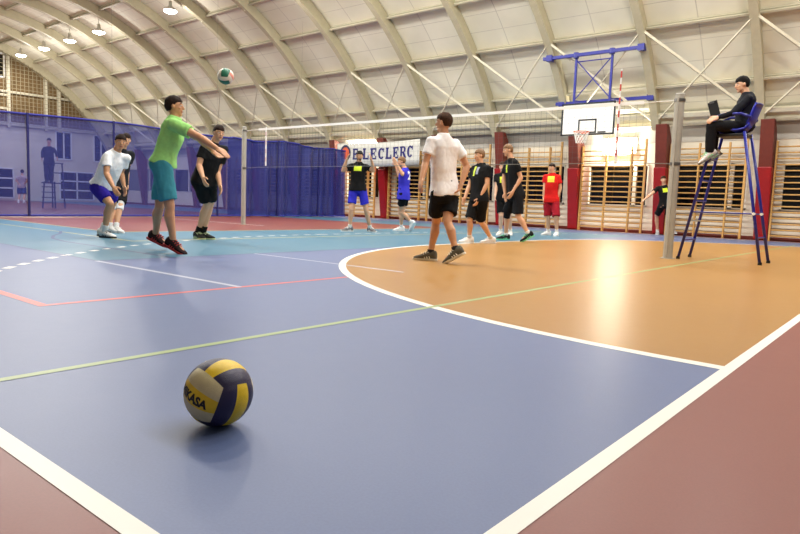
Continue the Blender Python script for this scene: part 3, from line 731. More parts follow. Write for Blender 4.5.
# ------------------------------------------------------------------ people
# joint positions in metres, x = along the person's own frame, y = depth, z = height
POSE = {
'p1': {"pelvis": [-0.045, -0.0, 0.77], "neck": [0.22, -0.1, 1.289], "head": [0.286, -0.125, 1.42], "G": [-9.558, 4.615, 0.0], "ft": [0.906, -0.423], "fs": [0.866, -0.5], "fh": [0.574, -0.819], "foot": {"R": [0.94, -0.342, 0], "L": [0.906, -0.423, 0]}, "hip": {"R": [-0.085, -0.086, 0.75], "L": [-0.005, 0.086, 0.75]}, "sho": {"R": [0.14, -0.239, 1.204], "L": [0.3, 0.039, 1.204]}, "elb": {"R": [0.165, -0.323, 0.948], "L": [0.178, 0.126, 0.992]}, "wri": {"R": [0.33, -0.47, 0.757], "L": [0.241, 0.082, 0.783]}, "kne": {"R": [0.149, -0.185, 0.516], "L": [-0.043, 0.34, 0.517]}, "ank": {"R": [-0.001, -0.045, 0.085], "L": [-0.204, 0.308, 0.085]}},
'p2': {"pelvis": [0.006, -0.0, 0.794], "neck": [0.098, -0.0, 1.443], "head": [0.179, -0.025, 1.593], "G": [-10.992, 5.504, 0.0], "ft": [0.766, -0.643], "fs": [0.766, -0.643], "fh": [0.574, -0.819], "foot": {"R": [0.906, -0.423, 0], "L": [0.819, -0.574, 0]}, "hip": {"R": [-0.055, -0.073, 0.774], "L": [0.067, 0.073, 0.774]}, "sho": {"R": [-0.005, -0.123, 1.358], "L": [0.201, 0.123, 1.358]}, "elb": {"R": [0.023, -0.186, 1.096], "L": [0.153, 0.068, 1.097]}, "wri": {"R": [0.032, -0.212, 0.84], "L": [0.152, 0.068, 0.836]}, "kne": {"R": [0.061, -0.32, 0.467], "L": [0.146, -0.205, 0.461]}, "ank": {"R": [0.037, -0.35, 0.085], "L": [0.139, -0.35, 0.085]}},
'p3': {"pelvis": [-0.087, -0.0, 1.027], "neck": [0.062, -0.0, 1.559], "head": [0.049, 0.004, 1.683], "G": [-6.816, 4.045, 0.0], "ft": [0.966, 0.259], "fs": [0.985, 0.174], "fh": [0.99, 0.139], "foot": {"R": [0.985, -0.174, -25], "L": [0.966, -0.259, -20]}, "hip": {"R": [-0.061, -0.098, 1.007], "L": [-0.114, 0.098, 1.007]}, "sho": {"R": [0.092, -0.169, 1.474], "L": [0.032, 0.169, 1.474]}, "elb": {"R": [0.386, -0.169, 1.334], "L": [0.27, 0.234, 1.347]}, "wri": {"R": [0.592, -0.218, 1.215], "L": [0.432, 0.172, 1.219]}, "kne": {"R": [0.034, -0.111, 0.561], "L": [-0.154, 0.098, 0.553]}, "ank": {"R": [0.057, -0.062, 0.141], "L": [-0.314, 0.376, 0.187]}},
'p4': {"pelvis": [0.017, -0.0, 0.918], "neck": [0.18, -0.08, 1.476], "head": [0.258, -0.103, 1.616], "G": [-8.533, 5.615, 0.0], "ft": [0.643, -0.766], "fs": [0.643, -0.766], "fh": [0.643, -0.766], "foot": {"R": [0.707, -0.707, 0], "L": [0.94, -0.342, 0]}, "hip": {"R": [-0.055, -0.061, 0.898], "L": [0.09, 0.061, 0.898]}, "sho": {"R": [0.058, -0.183, 1.391], "L": [0.303, 0.023, 1.391]}, "elb": {"R": [0.005, -0.226, 1.129], "L": [0.207, 0.023, 1.046]}, "wri": {"R": [0.109, -0.368, 0.944], "L": [0.278, -0.089, 0.842]}, "kne": {"R": [0.003, 0.205, 0.571], "L": [0.036, 0.275, 0.587]}, "ank": {"R": [-0.196, 0.35, 0.085], "L": [-0.109, 0.35, 0.085]}},
'p5': {"pelvis": [-0.036, -0.0, 0.965], "neck": [-0.029, -0.0, 1.543], "head": [-0.015, -0.03, 1.677], "G": [-9.841, 10.44, 0.0], "ft": [-0.087, -0.996], "fs": [-0.087, -0.996], "fh": [-0.122, -0.993], "foot": {"R": [-0.819, -0.574, 0], "L": [0.643, -0.766, 0]}, "hip": {"R": [-0.13, 0.008, 0.945], "L": [0.059, -0.008, 0.945]}, "sho": {"R": [-0.188, 0.014, 1.458], "L": [0.131, -0.014, 1.458]}, "elb": {"R": [-0.363, -0.102, 1.344], "L": [0.309, -0.144, 1.366]}, "wri": {"R": [-0.285, -0.186, 1.559], "L": [0.263, -0.24, 1.575]}, "kne": {"R": [-0.159, -0.07, 0.507], "L": [0.163, 0.01, 0.496]}, "ank": {"R": [-0.192, 0.048, 0.085], "L": [0.261, 0.185, 0.085]}},
'p6': {"pelvis": [0.022, -0.0, 0.896], "neck": [0.033, -0.0, 1.511], "head": [-0.059, -0.003, 1.66], "G": [-9.762, 11.874, 0.0], "ft": [-0.94, 0.342], "fs": [-0.906, 0.423], "fh": [-0.996, -0.087], "foot": {"R": [-0.574, 0.819, -55], "L": [-0.966, -0.259, 0]}, "hip": {"R": [0.055, 0.089, 0.876], "L": [-0.01, -0.089, 0.876]}, "sho": {"R": [0.1, 0.145, 1.426], "L": [-0.035, -0.145, 1.426]}, "elb": {"R": [-0.109, 0.197, 1.325], "L": [-0.025, -0.369, 1.339]}, "wri": {"R": [-0.19, 0.175, 1.56], "L": [-0.174, -0.369, 1.58]}, "kne": {"R": [-0.005, 0.105, 0.453], "L": [-0.042, 0.12, 0.476]}, "ank": {"R": [0.247, 0.175, 0.207], "L": [-0.003, 0.285, 0.085]}},
'p7': {"pelvis": [0.042, -0.0, 0.815], "neck": [0.004, -0.0, 1.49], "head": [0.001, 0.013, 1.629], "G": [-4.458, 6.124, 0.0], "ft": [-0.574, 0.819], "fs": [-0.423, 0.906], "fh": [-0.906, 0.423], "foot": {"R": [-0.94, 0.342, -30], "L": [-0.966, 0.259, 0]}, "hip": {"R": [0.12, 0.054, 0.795], "L": [-0.036, -0.054, 0.795]}, "sho": {"R": [0.149, 0.068, 1.405], "L": [-0.141, -0.068, 1.405]}, "elb": {"R": [0.298, 0.068, 1.136], "L": [-0.199, -0.125, 1.142]}, "wri": {"R": [0.239, -0.021, 0.95], "L": [-0.235, -0.221, 0.966]}, "kne": {"R": [0.085, -0.092, 0.485], "L": [-0.033, 0.195, 0.473]}, "ank": {"R": [0.189, -0.206, 0.159], "L": [-0.085, 0.166, 0.085]}},
'p8': {"pelvis": [-0.004, -0.0, 0.81], "neck": [0.002, -0.0, 1.426], "head": [-0.033, -0.01, 1.563], "G": [-6.217, 9.7, 0.0], "ft": [-0.866, -0.5], "fs": [-0.766, -0.643], "fh": [-0.94, -0.342], "foot": {"R": [-0.966, -0.259, 0], "L": [-0.985, -0.174, 0]}, "hip": {"R": [-0.051, 0.082, 0.79], "L": [0.044, -0.082, 0.79]}, "sho": {"R": [-0.101, 0.123, 1.341], "L": [0.104, -0.123, 1.341]}, "elb": {"R": [-0.166, 0.123, 1.046], "L": [0.104, -0.141, 1.065]}, "wri": {"R": [-0.244, 0.06, 0.828], "L": [-0.012, -0.141, 0.817]}, "kne": {"R": [-0.156, -0.01, 0.432], "L": [0.058, 0.13, 0.409]}, "ank": {"R": [-0.121, 0.165, 0.085], "L": [0.303, 0.35, 0.085]}},
'p9': {"pelvis": [-0.058, -0.0, 0.884], "neck": [-0.119, -0.0, 1.47], "head": [-0.147, -0.026, 1.605], "G": [-7.651, 13.128, 0.0], "ft": [-0.342, -0.94], "fs": [-0.342, -0.94], "fh": [-0.5, -0.866], "foot": {"R": [-0.5, -0.866, 0], "L": [-0.174, -0.985, 0]}, "hip": {"R": [-0.148, 0.032, 0.864], "L": [0.031, -0.032, 0.864]}, "sho": {"R": [-0.27, 0.055, 1.385], "L": [0.031, -0.055, 1.385]}, "elb": {"R": [-0.251, 0.014, 1.178], "L": [0.046, -0.055, 1.163]}, "wri": {"R": [-0.281, -0.063, 0.967], "L": [0.001, -0.123, 0.931]}, "kne": {"R": [-0.126, -0.045, 0.487], "L": [0.09, 0.135, 0.492]}, "ank": {"R": [-0.092, 0.119, 0.085], "L": [0.182, 0.35, 0.085]}},
'p10': {"pelvis": [-0.01, -0.0, 0.933], "neck": [-0.139, -0.0, 1.643], "head": [-0.22, -0.008, 1.8], "G": [-6.447, 11.428, 0.0], "ft": [-0.94, -0.342], "fs": [-0.94, -0.342], "fh": [-0.966, -0.259], "foot": {"R": [-0.966, -0.259, 0], "L": [-0.99, -0.139, -28]}, "hip": {"R": [-0.045, 0.094, 0.913], "L": [0.024, -0.094, 0.913]}, "sho": {"R": [-0.196, 0.158, 1.558], "L": [-0.081, -0.158, 1.558]}, "elb": {"R": [-0.251, 0.158, 1.219], "L": [0.039, -0.158, 1.257]}, "wri": {"R": [-0.212, 0.13, 0.958], "L": [-0.101, -0.158, 0.987]}, "kne": {"R": [-0.141, 0.245, 0.545], "L": [0.026, -0.153, 0.508]}, "ank": {"R": [-0.11, 0.35, 0.085], "L": [0.253, -0.167, 0.163]}},
'p11': {"pelvis": [-0.05, -0.0, 0.916], "neck": [-0.063, -0.0, 1.552], "head": [-0.087, -0.023, 1.686], "G": [-7.321, 14.824, 0.0], "ft": [-0.423, -0.906], "fs": [-0.423, -0.906], "fh": [-0.643, -0.766], "foot": {"R": [-0.906, -0.423, 0], "L": [-0.423, -0.906, 0]}, "hip": {"R": [-0.136, 0.04, 0.896], "L": [0.036, -0.04, 0.896]}, "sho": {"R": [-0.208, 0.068, 1.467], "L": [0.082, -0.068, 1.467]}, "elb": {"R": [-0.223, 0.041, 1.209], "L": [0.146, -0.068, 1.207]}, "wri": {"R": [-0.234, 0.024, 0.952], "L": [0.097, -0.068, 0.946]}, "kne": {"R": [-0.106, -0.005, 0.49], "L": [0.051, -0.19, 0.487]}, "ank": {"R": [-0.043, 0.143, 0.085], "L": [0.112, -0.118, 0.085]}},
'p12': {"pelvis": [0.095, -0.0, 0.909], "neck": [0.005, -0.0, 1.492], "head": [-0.035, -0.029, 1.656], "G": [-6.247, 19.854, 0.0], "ft": [-0.174, -0.985], "fs": [-0.174, -0.985], "fh": [-0.259, -0.966], "foot": {"R": [-0.342, -0.94, 0], "L": [0.342, -0.94, -10]}, "hip": {"R": [0.001, 0.016, 0.889], "L": [0.189, -0.016, 0.889]}, "sho": {"R": [-0.153, 0.028, 1.407], "L": [0.162, -0.028, 1.407]}, "elb": {"R": [-0.362, -0.034, 1.22], "L": [0.237, -0.049, 1.138]}, "wri": {"R": [-0.558, -0.034, 1.049], "L": [0.058, -0.049, 0.938]}, "kne": {"R": [-0.057, 0.235, 0.585], "L": [0.141, -0.168, 0.585]}, "ank": {"R": [0.056, 0.35, 0.085], "L": [0.278, -0.163, 0.189]}},
'p13': {"pelvis": [0.042, -0.0, 0.781], "neck": [0.089, -0.0, 1.341], "head": [0.081, 0.028, 1.521], "G": [-34.439, 12.437, 0.0], "ft": [-0.342, 0.94], "fs": [-0.342, 0.94], "fh": [-0.342, 0.94], "foot": {"R": [-0.342, 0.94, 0], "L": [-0.5, 0.866, 0]}, "hip": {"R": [0.131, 0.032, 0.761], "L": [-0.047, -0.032, 0.761]}, "sho": {"R": [0.239, 0.055, 1.256], "L": [-0.062, -0.055, 1.256]}, "elb": {"R": [0.353, 0.008, 1.108], "L": [-0.148, -0.096, 1.086]}, "wri": {"R": [0.199, -0.012, 0.932], "L": [-0.001, -0.127, 0.922]}, "kne": {"R": [0.228, -0.08, 0.398], "L": [-0.011, -0.09, 0.389]}, "ank": {"R": [0.344, -0.331, 0.085], "L": [0.088, -0.35, 0.085]}},
'ump': {"pelvis": [0.043, -0.0, 1.972], "neck": [0.045, -0.0, 2.434], "head": [-0.033, 0.003, 2.559], "G": [-2.25, 10.4, 0.0], "ft": [-0.978, 0.208], "fs": [-0.956, 0.292], "fh": [-0.996, 0.087], "foot": {"R": [-0.985, 0.174, -35], "L": [-0.985, 0.174, -35]}, "hip": {"R": [0.063, 0.093, 1.952], "L": [0.023, -0.093, 1.952]}, "sho": {"R": [0.092, 0.153, 2.349], "L": [-0.002, -0.153, 2.349]}, "elb": {"R": [0.075, 0.269, 2.21], "L": [-0.203, -0.153, 2.135]}, "wri": {"R": [-0.172, 0.267, 2.128], "L": [-0.41, -0.153, 2.061]}, "kne": {"R": [-0.368, 0.083, 1.982], "L": [-0.47, -0.093, 1.936]}, "ank": {"R": [-0.307, 0.109, 1.588], "L": [-0.459, -0.072, 1.576]}},
'p14': {"pelvis": [-0.024, 0.1, 1.705], "neck": [-0.013, 0.1, 2.333], "head": [0.007, 0.07, 2.522], "G": [-25.961, 10.35, 0.0], "ft": [0.174, -0.985], "fs": [0.174, -0.985], "fh": [0.174, -0.985], "foot": {"R": [0.174, -0.985, 0], "L": [0.174, -0.985, 0]}, "hip": {"R": [-0.118, 0.084, 1.685], "L": [0.069, 0.116, 1.685]}, "sho": {"R": [-0.17, 0.072, 2.248], "L": [0.145, 0.128, 2.248]}, "elb": {"R": [-0.248, 0.072, 2.127], "L": [0.216, 0.128, 2.149]}, "wri": {"R": [-0.236, 0.009, 1.898], "L": [0.31, 0.052, 1.94]}, "kne": {"R": [-0.093, 0.06, 1.324], "L": [0.061, 0.092, 1.331]}, "ank": {"R": [-0.091, 0.06, 1.022], "L": [0.063, 0.092, 1.028]}}}
SK = {'fair': mat('skin_fair', (220, 168, 132), .5, var=.05, scale=9), 'tan': mat('skin_tan', (204, 150, 112), .5, var=.05, scale=9), 'pale': mat('skin_pale', (232, 186, 154), .5, var=.04, scale=9)}
HAIR = {'black': mat('hair_black', (20, 16, 15), .75, var=.35, scale=70, bump=.6, bscale=160, spec=.2), 'brown': mat('hair_brown', (62, 38, 22), .75, var=.35, scale=70, bump=.6, bscale=160, spec=.2),
        'light': mat('hair_light_brown', (124, 88, 48), .5, var=.25, scale=60, bump=.4, bscale=120), 'dark': mat('hair_dark_brown', (38, 24, 18), .75, var=.35, scale=70, bump=.6, bscale=160, spec=.2)}
eye_w = mat('eye_white', (220, 214, 206), .3); eye_d = mat('eye_iris', (34, 24, 18), .3); lipm = mat('lips', (172, 92, 80), .5)
def cloth(name, rgb): return mat(name, rgb, .85, var=.05, scale=30, bump=.2, bscale=300, spec=.25)

def lerp(a, b, t): return a+(b-a)*t
def add_hand(mb, w, d, front, side_in, hs=1.0, curl=.5):
    """palm, four unequal fingers with two bends and a thumb leaving the side of the palm"""
    d = d.normalized(); f = (front-d*front.dot(d)); f = f.normalized() if f.length > .1 else frame(d)[0]
    n = d.cross(f).normalized()
    if n.dot(side_in) < 0: n = -n            # n: the way the palm faces and the fingers curl
    pc = w+d*.052*hs
    mb.ell(pc, f*.043*hs, n*.018*hs, d*.056*hs, 12, 8)
    mb.cap(w-d*.01, .026*hs, w+d*.03*hs, .026*hs, 10)
    for k, (o, L) in enumerate(((.030, .072), (.011, .080), (-.009, .074), (-.028, .058))):
        p = w+d*.095*hs+f*o*hs; a1 = curl*.5; a2 = curl*1.2
        p0 = w+d*.06*hs+f*o*.85*hs
        p1 = p+(d*math.cos(a1)+n*math.sin(a1))*L*.5*hs; p2 = p1+(d*math.cos(a2)+n*math.sin(a2))*L*.55*hs
        mb.cap(p0, .0105*hs, p, .0105*hs, 8); mb.cap(p, .0105*hs, p1, .010*hs, 8); mb.cap(p1, .010*hs, p2, .009*hs, 8)
    t0 = w+d*.025*hs+f*.028*hs; t1 = w+d*.058*hs+f*.060*hs+n*.012*hs; t2 = w+d*.092*hs+f*.066*hs+n*.022*hs
    mb.cap(t0, .014*hs, t1, .012*hs, 8); mb.cap(t1, .012*hs, t2, .0105*hs, 8)

def person(key, label, skin='fair', hair='dark', shirt=(20, 20, 22), shorts=(14, 14, 16), shoe=(235, 235, 232), sole=(235, 235, 232), sock=(232, 230, 224),
           s=1.0, voxel=.0085, vc=.0115, hs=1.0, patch=None, long=False, short_len=.86, sleeve=.62, hairlen=1.0, socklen=.09, curl=.5, kneepad=None, hem=.03, loc=None, girth=1.0, number=None, beard=False, group=None):
    P = {}
    for k, v in POSE[key].items():
        if k == 'foot': continue
        if isinstance(v, dict):
            for S in 'RL': P[k+S] = V(v[S])
        else: P[k] = V(v) if k in ('pelvis', 'neck', 'head') else v
    ft, fs, fh = [V((*P[k], 0)).normalized() for k in ('ft', 'fs', 'fh')]
    G = P['G']
    root = empty('person', loc or (G[0], G[1], 0), TH); tag(root, label, 'person', group)
    pel, nk, hd = P['pelvis'], P['neck'], P['head']
    spine = (nk-pel); sd = spine.normalized()
    def fr(t):
        f = lerp(ft, fs, t); f = (f-sd*f.dot(sd)).normalized(); return f, f.cross(sd).normalized()   # front, right
    g = girth*s
    def tl(mb, prof, up=None):
        rs = []
        for t, a, b, off in prof:
            f, r = fr(min(1, max(0, t))); c = pel+spine*t+f*off*s
            rs.append([c+r*a*s*math.copysign(abs(math.cos(q))**.85, math.cos(q))+f*b*s*math.copysign(abs(math.sin(q))**.85, math.sin(q)) for q in [2*PI*i/24 for i in range(24)]])
        mb.rings(rs)
    # ---- body, one skin
    mb = MB()
    tl(mb, [(-.16, .10, .085, 0), (-.05, .150, .10, -.01), (.1, .152, .10, -.005), (.33, .13*girth, .09*girth, .005), (.6, .15*girth, .105*girth, .01), (.8, .152, .096, 0), (.92, .115, .07, -.01), (1.0, .062, .058, -.005)])
    mb.cap(nk-sd*.05, .060*s, lerp(nk, hd, .75), .053*s, 14)
    hu = (hd-nk).normalized(); hu = (hu*.35+UP*.65).normalized(); hf = (fh-hu*fh.dot(hu)).normalized(); hr = hf.cross(hu)
    H = .93*s*hs
    mb.ell(hd+hu*.018*H-hf*.008*H, hr*.076*H, hf*.096*H, hu*.102*H, 20, 14)               # skull
    mb.ell(hd-hu*.045*H+hf*.022*H, hr*.060*H, hf*.068*H, hu*.072*H, 16, 12)               # face and jaw
    mb.ell(hd-hu*.098*H+hf*.066*H, hr*.026*H, hf*.022*H, hu*.018*H, 12, 8)                # chin
    mb.cap(hd+hu*.012*H+hf*.088*H, .009*H, hd-hu*.026*H+hf*.106*H, .0145*H, 8)            # nose
    mb.ell(hd+hu*.026*H+hf*.074*H, hr*.052*H, hf*.018*H, hu*.014*H, 12, 8)                # brow
    for q in (-1, 1):
        mb.ell(hd-hu*.006*H-hf*.002*H+hr*.079*q*H, hr*.010*H, hf*.018*H, hu*.030*H, 10, 8) # ears
        mb.ell(hd-hu*.022*H+hf*.062*H+hr*.036*q*H, hr*.022*H, hf*.022*H, hu*.018*H, 10, 8) # cheeks
    for q, S in ((1, 'R'), (-1, 'L')):
        sh, el, wr, hp, kn, an = [P[k+S] for k in ('sho', 'elb', 'wri', 'hip', 'kne', 'ank')]
        mb.cap(lerp(nk-sd*.09, sh, .55), .046*s, sh-UP*.008, .050*s, 12)
        mb.cap(sh-UP*.008, .049*g, lerp(sh, el, .45), .047*g, 12); mb.cap(lerp(sh, el, .45), .049*g, el, .040*g, 12)
        mb.cap(el, .041*g, lerp(el, wr, .3), .043*g, 12); mb.cap(lerp(el, wr, .3), .043*g, wr, .028*s, 12)
        f, r = fr(1)
        add_hand(mb, wr, (wr-el), f, -r*q if abs((wr-el).normalized().z) > .5 else V((0, 0, -1)), s, curl)
        mb.cap(hp, .090*g, lerp(hp, kn, .5), .076*g, 14); mb.cap(lerp(hp, kn, .5), .076*g, kn, .055*g, 14)
        mb.cap(kn, .056*g, lerp(kn, an, .12), .052*g, 14); 
        back = -(fr(0)[0])
        ca = lerp(kn, an, .32)+back*.014; mb.cap(lerp(kn, an, .08), .050*g, ca, .059*g, 14); mb.cap(ca, .059*g, lerp(kn, an, .72), .040*g, 14); mb.cap(lerp(kn, an, .7), .041*g, an, .036*s, 12)
        fx, fy, pit = POSE[key]['foot'][S]; fd = V((fx, fy, 0)).normalized(); pr = R(pit)
        fd = fd*math.cos(pr)+UP*math.sin(pr); mb.cap(an-UP*.02, .036*s, an+fd*.12*s-UP*.045, .028*s, 10)
    me = solidify_union(mb, voxel, 2)
    body = link('body', me, SK[skin], root)
    # ---- eyes, brows, mouth
    for q in (-1, 1):
        c = hd+hu*.006*H+hf*.0775*H+hr*.031*q*H
        mb = MB(); mb.ell(c, hr*.0145*H, hf*.012*H, hu*.008*H, 12, 8); e = mb.build('eye', eye_w, root, smooth=True)
        mb = MB(); mb.ell(c+hf*.008*H, hr*.0065*H, hf*.0055*H, hu*.0065*H, 10, 6); mb.build('iris', eye_d, e, smooth=True)
        mb = MB(); mb.cap(hd+hu*.032*H+hf*.086*H+hr*.014*q*H, .0045*H, hd+hu*.030*H+hf*.078*H+hr*.050*q*H, .004*H, 8); mb.build('eyebrow', HAIR[hair], root, smooth=True)
    mb = MB(); mb.ell(hd-hu*.062*H+hf*.086*H, hr*.026*H, hf*.009*H, hu*.0075*H, 12, 8); mb.build('mouth', lipm, root, smooth=True)
    if beard:
        mb = MB(); mb.ell(hd-hu*.062*H+hf*.028*H, hr*.060*H, hf*.060*H, hu*.060*H, 14, 10); mb.build('stubble', mat('stubble', (96, 66, 50), .8), root, smooth=True)
    # ---- hair: a cap over crown, back and temples
    mb = MB(); rs = []; n, mm = 40, 26
    for j in range(mm+1):
        t = PI*(j+.02*(j == 0)-.02*(j == mm))/mm; row = []
        for i in range(n):
            a = 2*PI*i/n; fx, rx, uz = math.sin(t)*math.cos(a), math.sin(t)*math.sin(a), math.cos(t)
            line = .27 if fx > .55 else (.27-.37*(.55-fx)/.35 if fx > .2 else (-.10-.62*min(1, (.2-fx)/.45)))
            k = 1.0 if uz > line else max(.72, 1-(line-uz)*3)
            rr_ = k*(1.075+.065*max(0, uz)*hairlen+.05*max(0, fx)*max(0, uz)+.06*noise.noise(V((fx*3, rx*3, uz*3+len(label))))+.05*noise.noise(V((fx*9, rx*9, uz*9+len(label)))))
            row.append(hd+hu*(.018+.098*uz*rr_)*H+hf*(-.010+.098*fx*rr_)*H+hr*.078*rx*rr_*H)
        rs.append(row)
    mb.rings(rs); mb.build('hair', HAIR[hair], root, smooth=True)
    # ---- shirt
    mb = MB(); c_ = cloth('shirt_%d_%d_%d' % shirt, shirt)
    tl(mb, [(-hem-.06, .198*girth, .150*girth, 0), (.03, .194*girth, .146*girth, 0), (.1, .184*girth, .138*girth, 0), (.2, .172*girth, .126*girth, .003), (.33, .166*girth, .120*girth, .008), (.6, .172*girth, .128*girth, .012), (.78, .176, .118, .0), (.89, .146, .090, -.008), (.985, .082, .075, -.004), (1.02, .070, .066, -.002)])
    for S in 'RL':
        sh, el, wr = P['sho'+S], P['elb'+S], P['wri'+S]
        mb.cap(lerp(nk-sd*.085, sh, .5), .065*s, sh-UP*.008, .065*s, 14)
        if long:
            mb.cap(sh-UP*.01, .066*g, el, .056*g, 14); mb.cap(el, .056*g, lerp(el, wr, .92), .042*g, 14)
        else: mb.cap(sh-UP*.008, .065*g, lerp(sh, el, sleeve), .072*g, 16, False, True)
    me = solidify_union(mb, vc, 3, disp=.011, dscale=.11); sho = link('long_sleeve_top' if long else 't_shirt', me, c_, root)
    bvh = BVHTree.FromPolygons([v.co for v in me.vertices], [p.vertices for p in me.polygons])
    def decal(name, bm, c, nrm, right, m, off=.004):
        up = right.cross(nrm)*-1 if right.cross(nrm).z < 0 else right.cross(nrm)
        for v in bm.verts:
            o = c+right*v.co.x+up*v.co.y+nrm*.4
            h = bvh.ray_cast(o, -nrm)
            v.co = (h[0]+nrm*off) if h[0] else (o-nrm*.3)
        m_ = bpy.data.meshes.new(name); bm.to_mesh(m_); bm.free(); m_.materials.append(m)
        q = bpy.data.objects.new(name, m_); COL.objects.link(q); q.parent = sho
        return q
    if patch:
        f, r = fr(1)
        for (pc, ox, oy, w_, h_, nm) in patch:
            bm = bmesh.new(); bmesh.ops.create_grid(bm, x_segments=8, y_segments=8, size=.5)
            for v in bm.verts: v.co.x *= w_; v.co.y *= h_
            decal(nm, bm, pel+spine*.72+(-r)*ox+sd*oy, f, -r, mat('print_%d_%d_%d' % pc, pc, .6))
    if number:
        f, r = fr(1); bm = text_mesh(number, .26, .012); decal('number', bm, pel+spine*.70, -f, r, mat('white_print', (236, 236, 240), .6))
    # ---- shorts or trousers
    mb = MB(); c2 = cloth('shorts_%d_%d_%d' % shorts, shorts)
    f0, r0 = fr(0)
    tl(mb, [(-.17, .13, .11, 0), (-.06, .178, .130, -.006), (.08, .170*girth, .120*girth, -.004), (.23, .156*girth, .110*girth, 0)])
    for S in 'RL':
        hp, kn, an = P['hip'+S], P['kne'+S], P['ank'+S]
        if short_len > 1.2:
            mb.cap(hp, .106*g, kn, .084*g, 16); mb.cap(kn, .084*g, lerp(kn, an, .4), .086*g, 14); mb.cap(lerp(kn, an, .4), .086*g, lerp(kn, an, .93), .066*g, 14)
        else:
            mb.cap(hp, .107*g, lerp(hp, kn, short_len), .098*g, 18, False, True)
    me = solidify_union(mb, vc, 3, disp=.012, dscale=.12); link('trousers' if short_len > 1.2 else 'shorts', me, c2, root)
    # ---- socks and shoes
    for S in 'RL':
        kn, an = P['kne'+S], P['ank'+S]; up = (kn-an).normalized()
        if sock:
            mb = MB(); mb.cap(an-up*.03, .043*s, an+up*socklen, .047*s, 14, False, True); me = solidify_union(mb, .012, 1, disp=.003, dscale=.03); link('sock', me, cloth('sock_%d_%d_%d' % sock, sock), root)
        if kneepad and S in kneepad[1]:
            mb = MB(); mb.cap(lerp(kn, P['hip'+S], .20), .071*s, lerp(kn, an, .20), .066*s, 16, True); me = solidify_union(mb, .012, 2, disp=.004, dscale=.05); link('knee_pad', me, cloth('knee_pad_%d' % kneepad[0][0], kneepad[0]), root)
        fx, fy, pit = POSE[key]['foot'][S]; fd = V((fx, fy, 0)).normalized(); sr = fd.cross(UP); pr = R(pit)
        a_ = fd*math.cos(pr)+UP*math.sin(pr); u_ = UP*math.cos(pr)-fd*math.sin(pr)
        def sec(x, hw, z0, z1, n=14): 
            return [an+a_*x*s+sr*hw*s*math.cos(q)+u_*(z0+(z1-z0)*(.5+.5*math.sin(q))) for q in [2*PI*i/n for i in range(n)]]
        B = -.082*s
        mb = MB(); mb.rings([sec(-.082, .024, B+.02, .012), sec(-.068, .042, B+.008, .036), sec(-.03, .050, B+.006, .044), sec(.015, .051, B+.006, .040), sec(.06, .052, B+.006, .016), sec(.11, .056, B+.006, -.010), sec(.155, .055, B+.008, -.026), sec(.19, .043, B+.010, -.036), sec(.212, .018, B+.016, -.050)])
        me = solidify_union(mb, .009, 2); so = link('shoe', me, cloth('shoe_%d_%d_%d' % shoe, shoe), root)
        mb = MB(); mb.rings([[an+a_*x*s+sr*hw*y_*s+u_*z for y_, z in ((-1, B-.003), (1, B-.003), (1.06, B+.022), (-1.06, B+.022))] for x, hw in ((-.088, .024), (-.064, .043), (0, .048), (.06, .048), (.12, .055), (.17, .051), (.20, .034), (.218, .012))])
        mb.build('sole', mat('sole_%d_%d_%d' % sole, sole, .6), so, bevel=.003)
        mb = MB()
        for k in range(4):
            x = .03+.026*k; z = .032-.40*(x-.03)
            mb.cap(an+a_*x*s-sr*.022*s+u_*z, .0045, an+a_*(x+.008)*s+sr*.022*s+u_*z, .0045, 6)
        for q in (-1, 1):
            m2 = MB()
            for k in range(3):
                x = .0+.03*k; m2.cap(an+a_*x*s+sr*.046*q*s+u_*(B+.028), .007, an+a_*(x+.022)*s+sr*.036*q*s+u_*(.014-.1*x), .006, 6)
            m2.build('side_stripes', mat('lace_%d' % sole[0], tuple(min(255, c+20) for c in sole), .7), so)
        mb.build('laces', mat('lace_%d' % sole[0], tuple(min(255, c+20) for c in sole), .7), so)
    return root
YEL = (214, 236, 40)
person('p3', 'person in a lime green T-shirt and teal shorts, arms stretched out, just off the floor', 'tan', 'dark', (158, 222, 128), (60, 142, 158), (40, 20, 22), (176, 40, 40), None, s=1.04, short_len=.88, voxel=.0075, vc=.011, curl=.35, sleeve=.62, hem=-.05)
person('p7', 'person in a white T-shirt and black shorts seen from behind on the orange floor', 'tan', 'brown', (252, 250, 250), (10, 10, 12), (96, 94, 84), (226, 222, 206), (40, 40, 44), s=1.0, voxel=.0075, vc=.011, short_len=.72, socklen=.05, curl=.6, hem=-.01, girth=.96)
person('p1', 'person in white T-shirt and blue shorts crouching low before the curtain', 'tan', 'dark', (244, 246, 250), (44, 28, 150), (226, 226, 226), (40, 40, 44), (236, 236, 236), voxel=.008, girth=1.0, short_len=.74, socklen=.13, hem=-.05)
person('p2', 'person in black with white knee pads half hidden behind the crouching player', 'fair', 'dark', (28, 30, 36), (16, 16, 20), (230, 230, 228), (230, 230, 228), (232, 232, 232), voxel=.009, kneepad=((226, 228, 230), 'RL'))
person('p4', 'person all in black standing between the green-shirted player and left net post', 'fair', 'dark', (18, 18, 20), (12, 12, 14), (34, 36, 34), (196, 204, 150), (14, 14, 16), voxel=.0085, s=1.04, socklen=.13)
person('p5', 'person in black T-shirt with yellow patch and blue shorts raising both hands beside the face', 'fair', 'black', (14, 14, 16), (50, 48, 190), (110, 110, 112), (230, 230, 226), (225, 225, 220), voxel=.0095, patch=[(YEL, .0, .02, .17, .11, 'chest_patch')], curl=.3, beard=True, short_len=.72)
person('p6', 'person in a blue numbered T-shirt and black shorts lifting one foot behind, below the banner', 'fair', 'light', (56, 54, 196), (12, 12, 16), (236, 236, 234), (236, 236, 234), (225, 225, 222), voxel=.0095, number='2', short_len=.6, hem=.16)
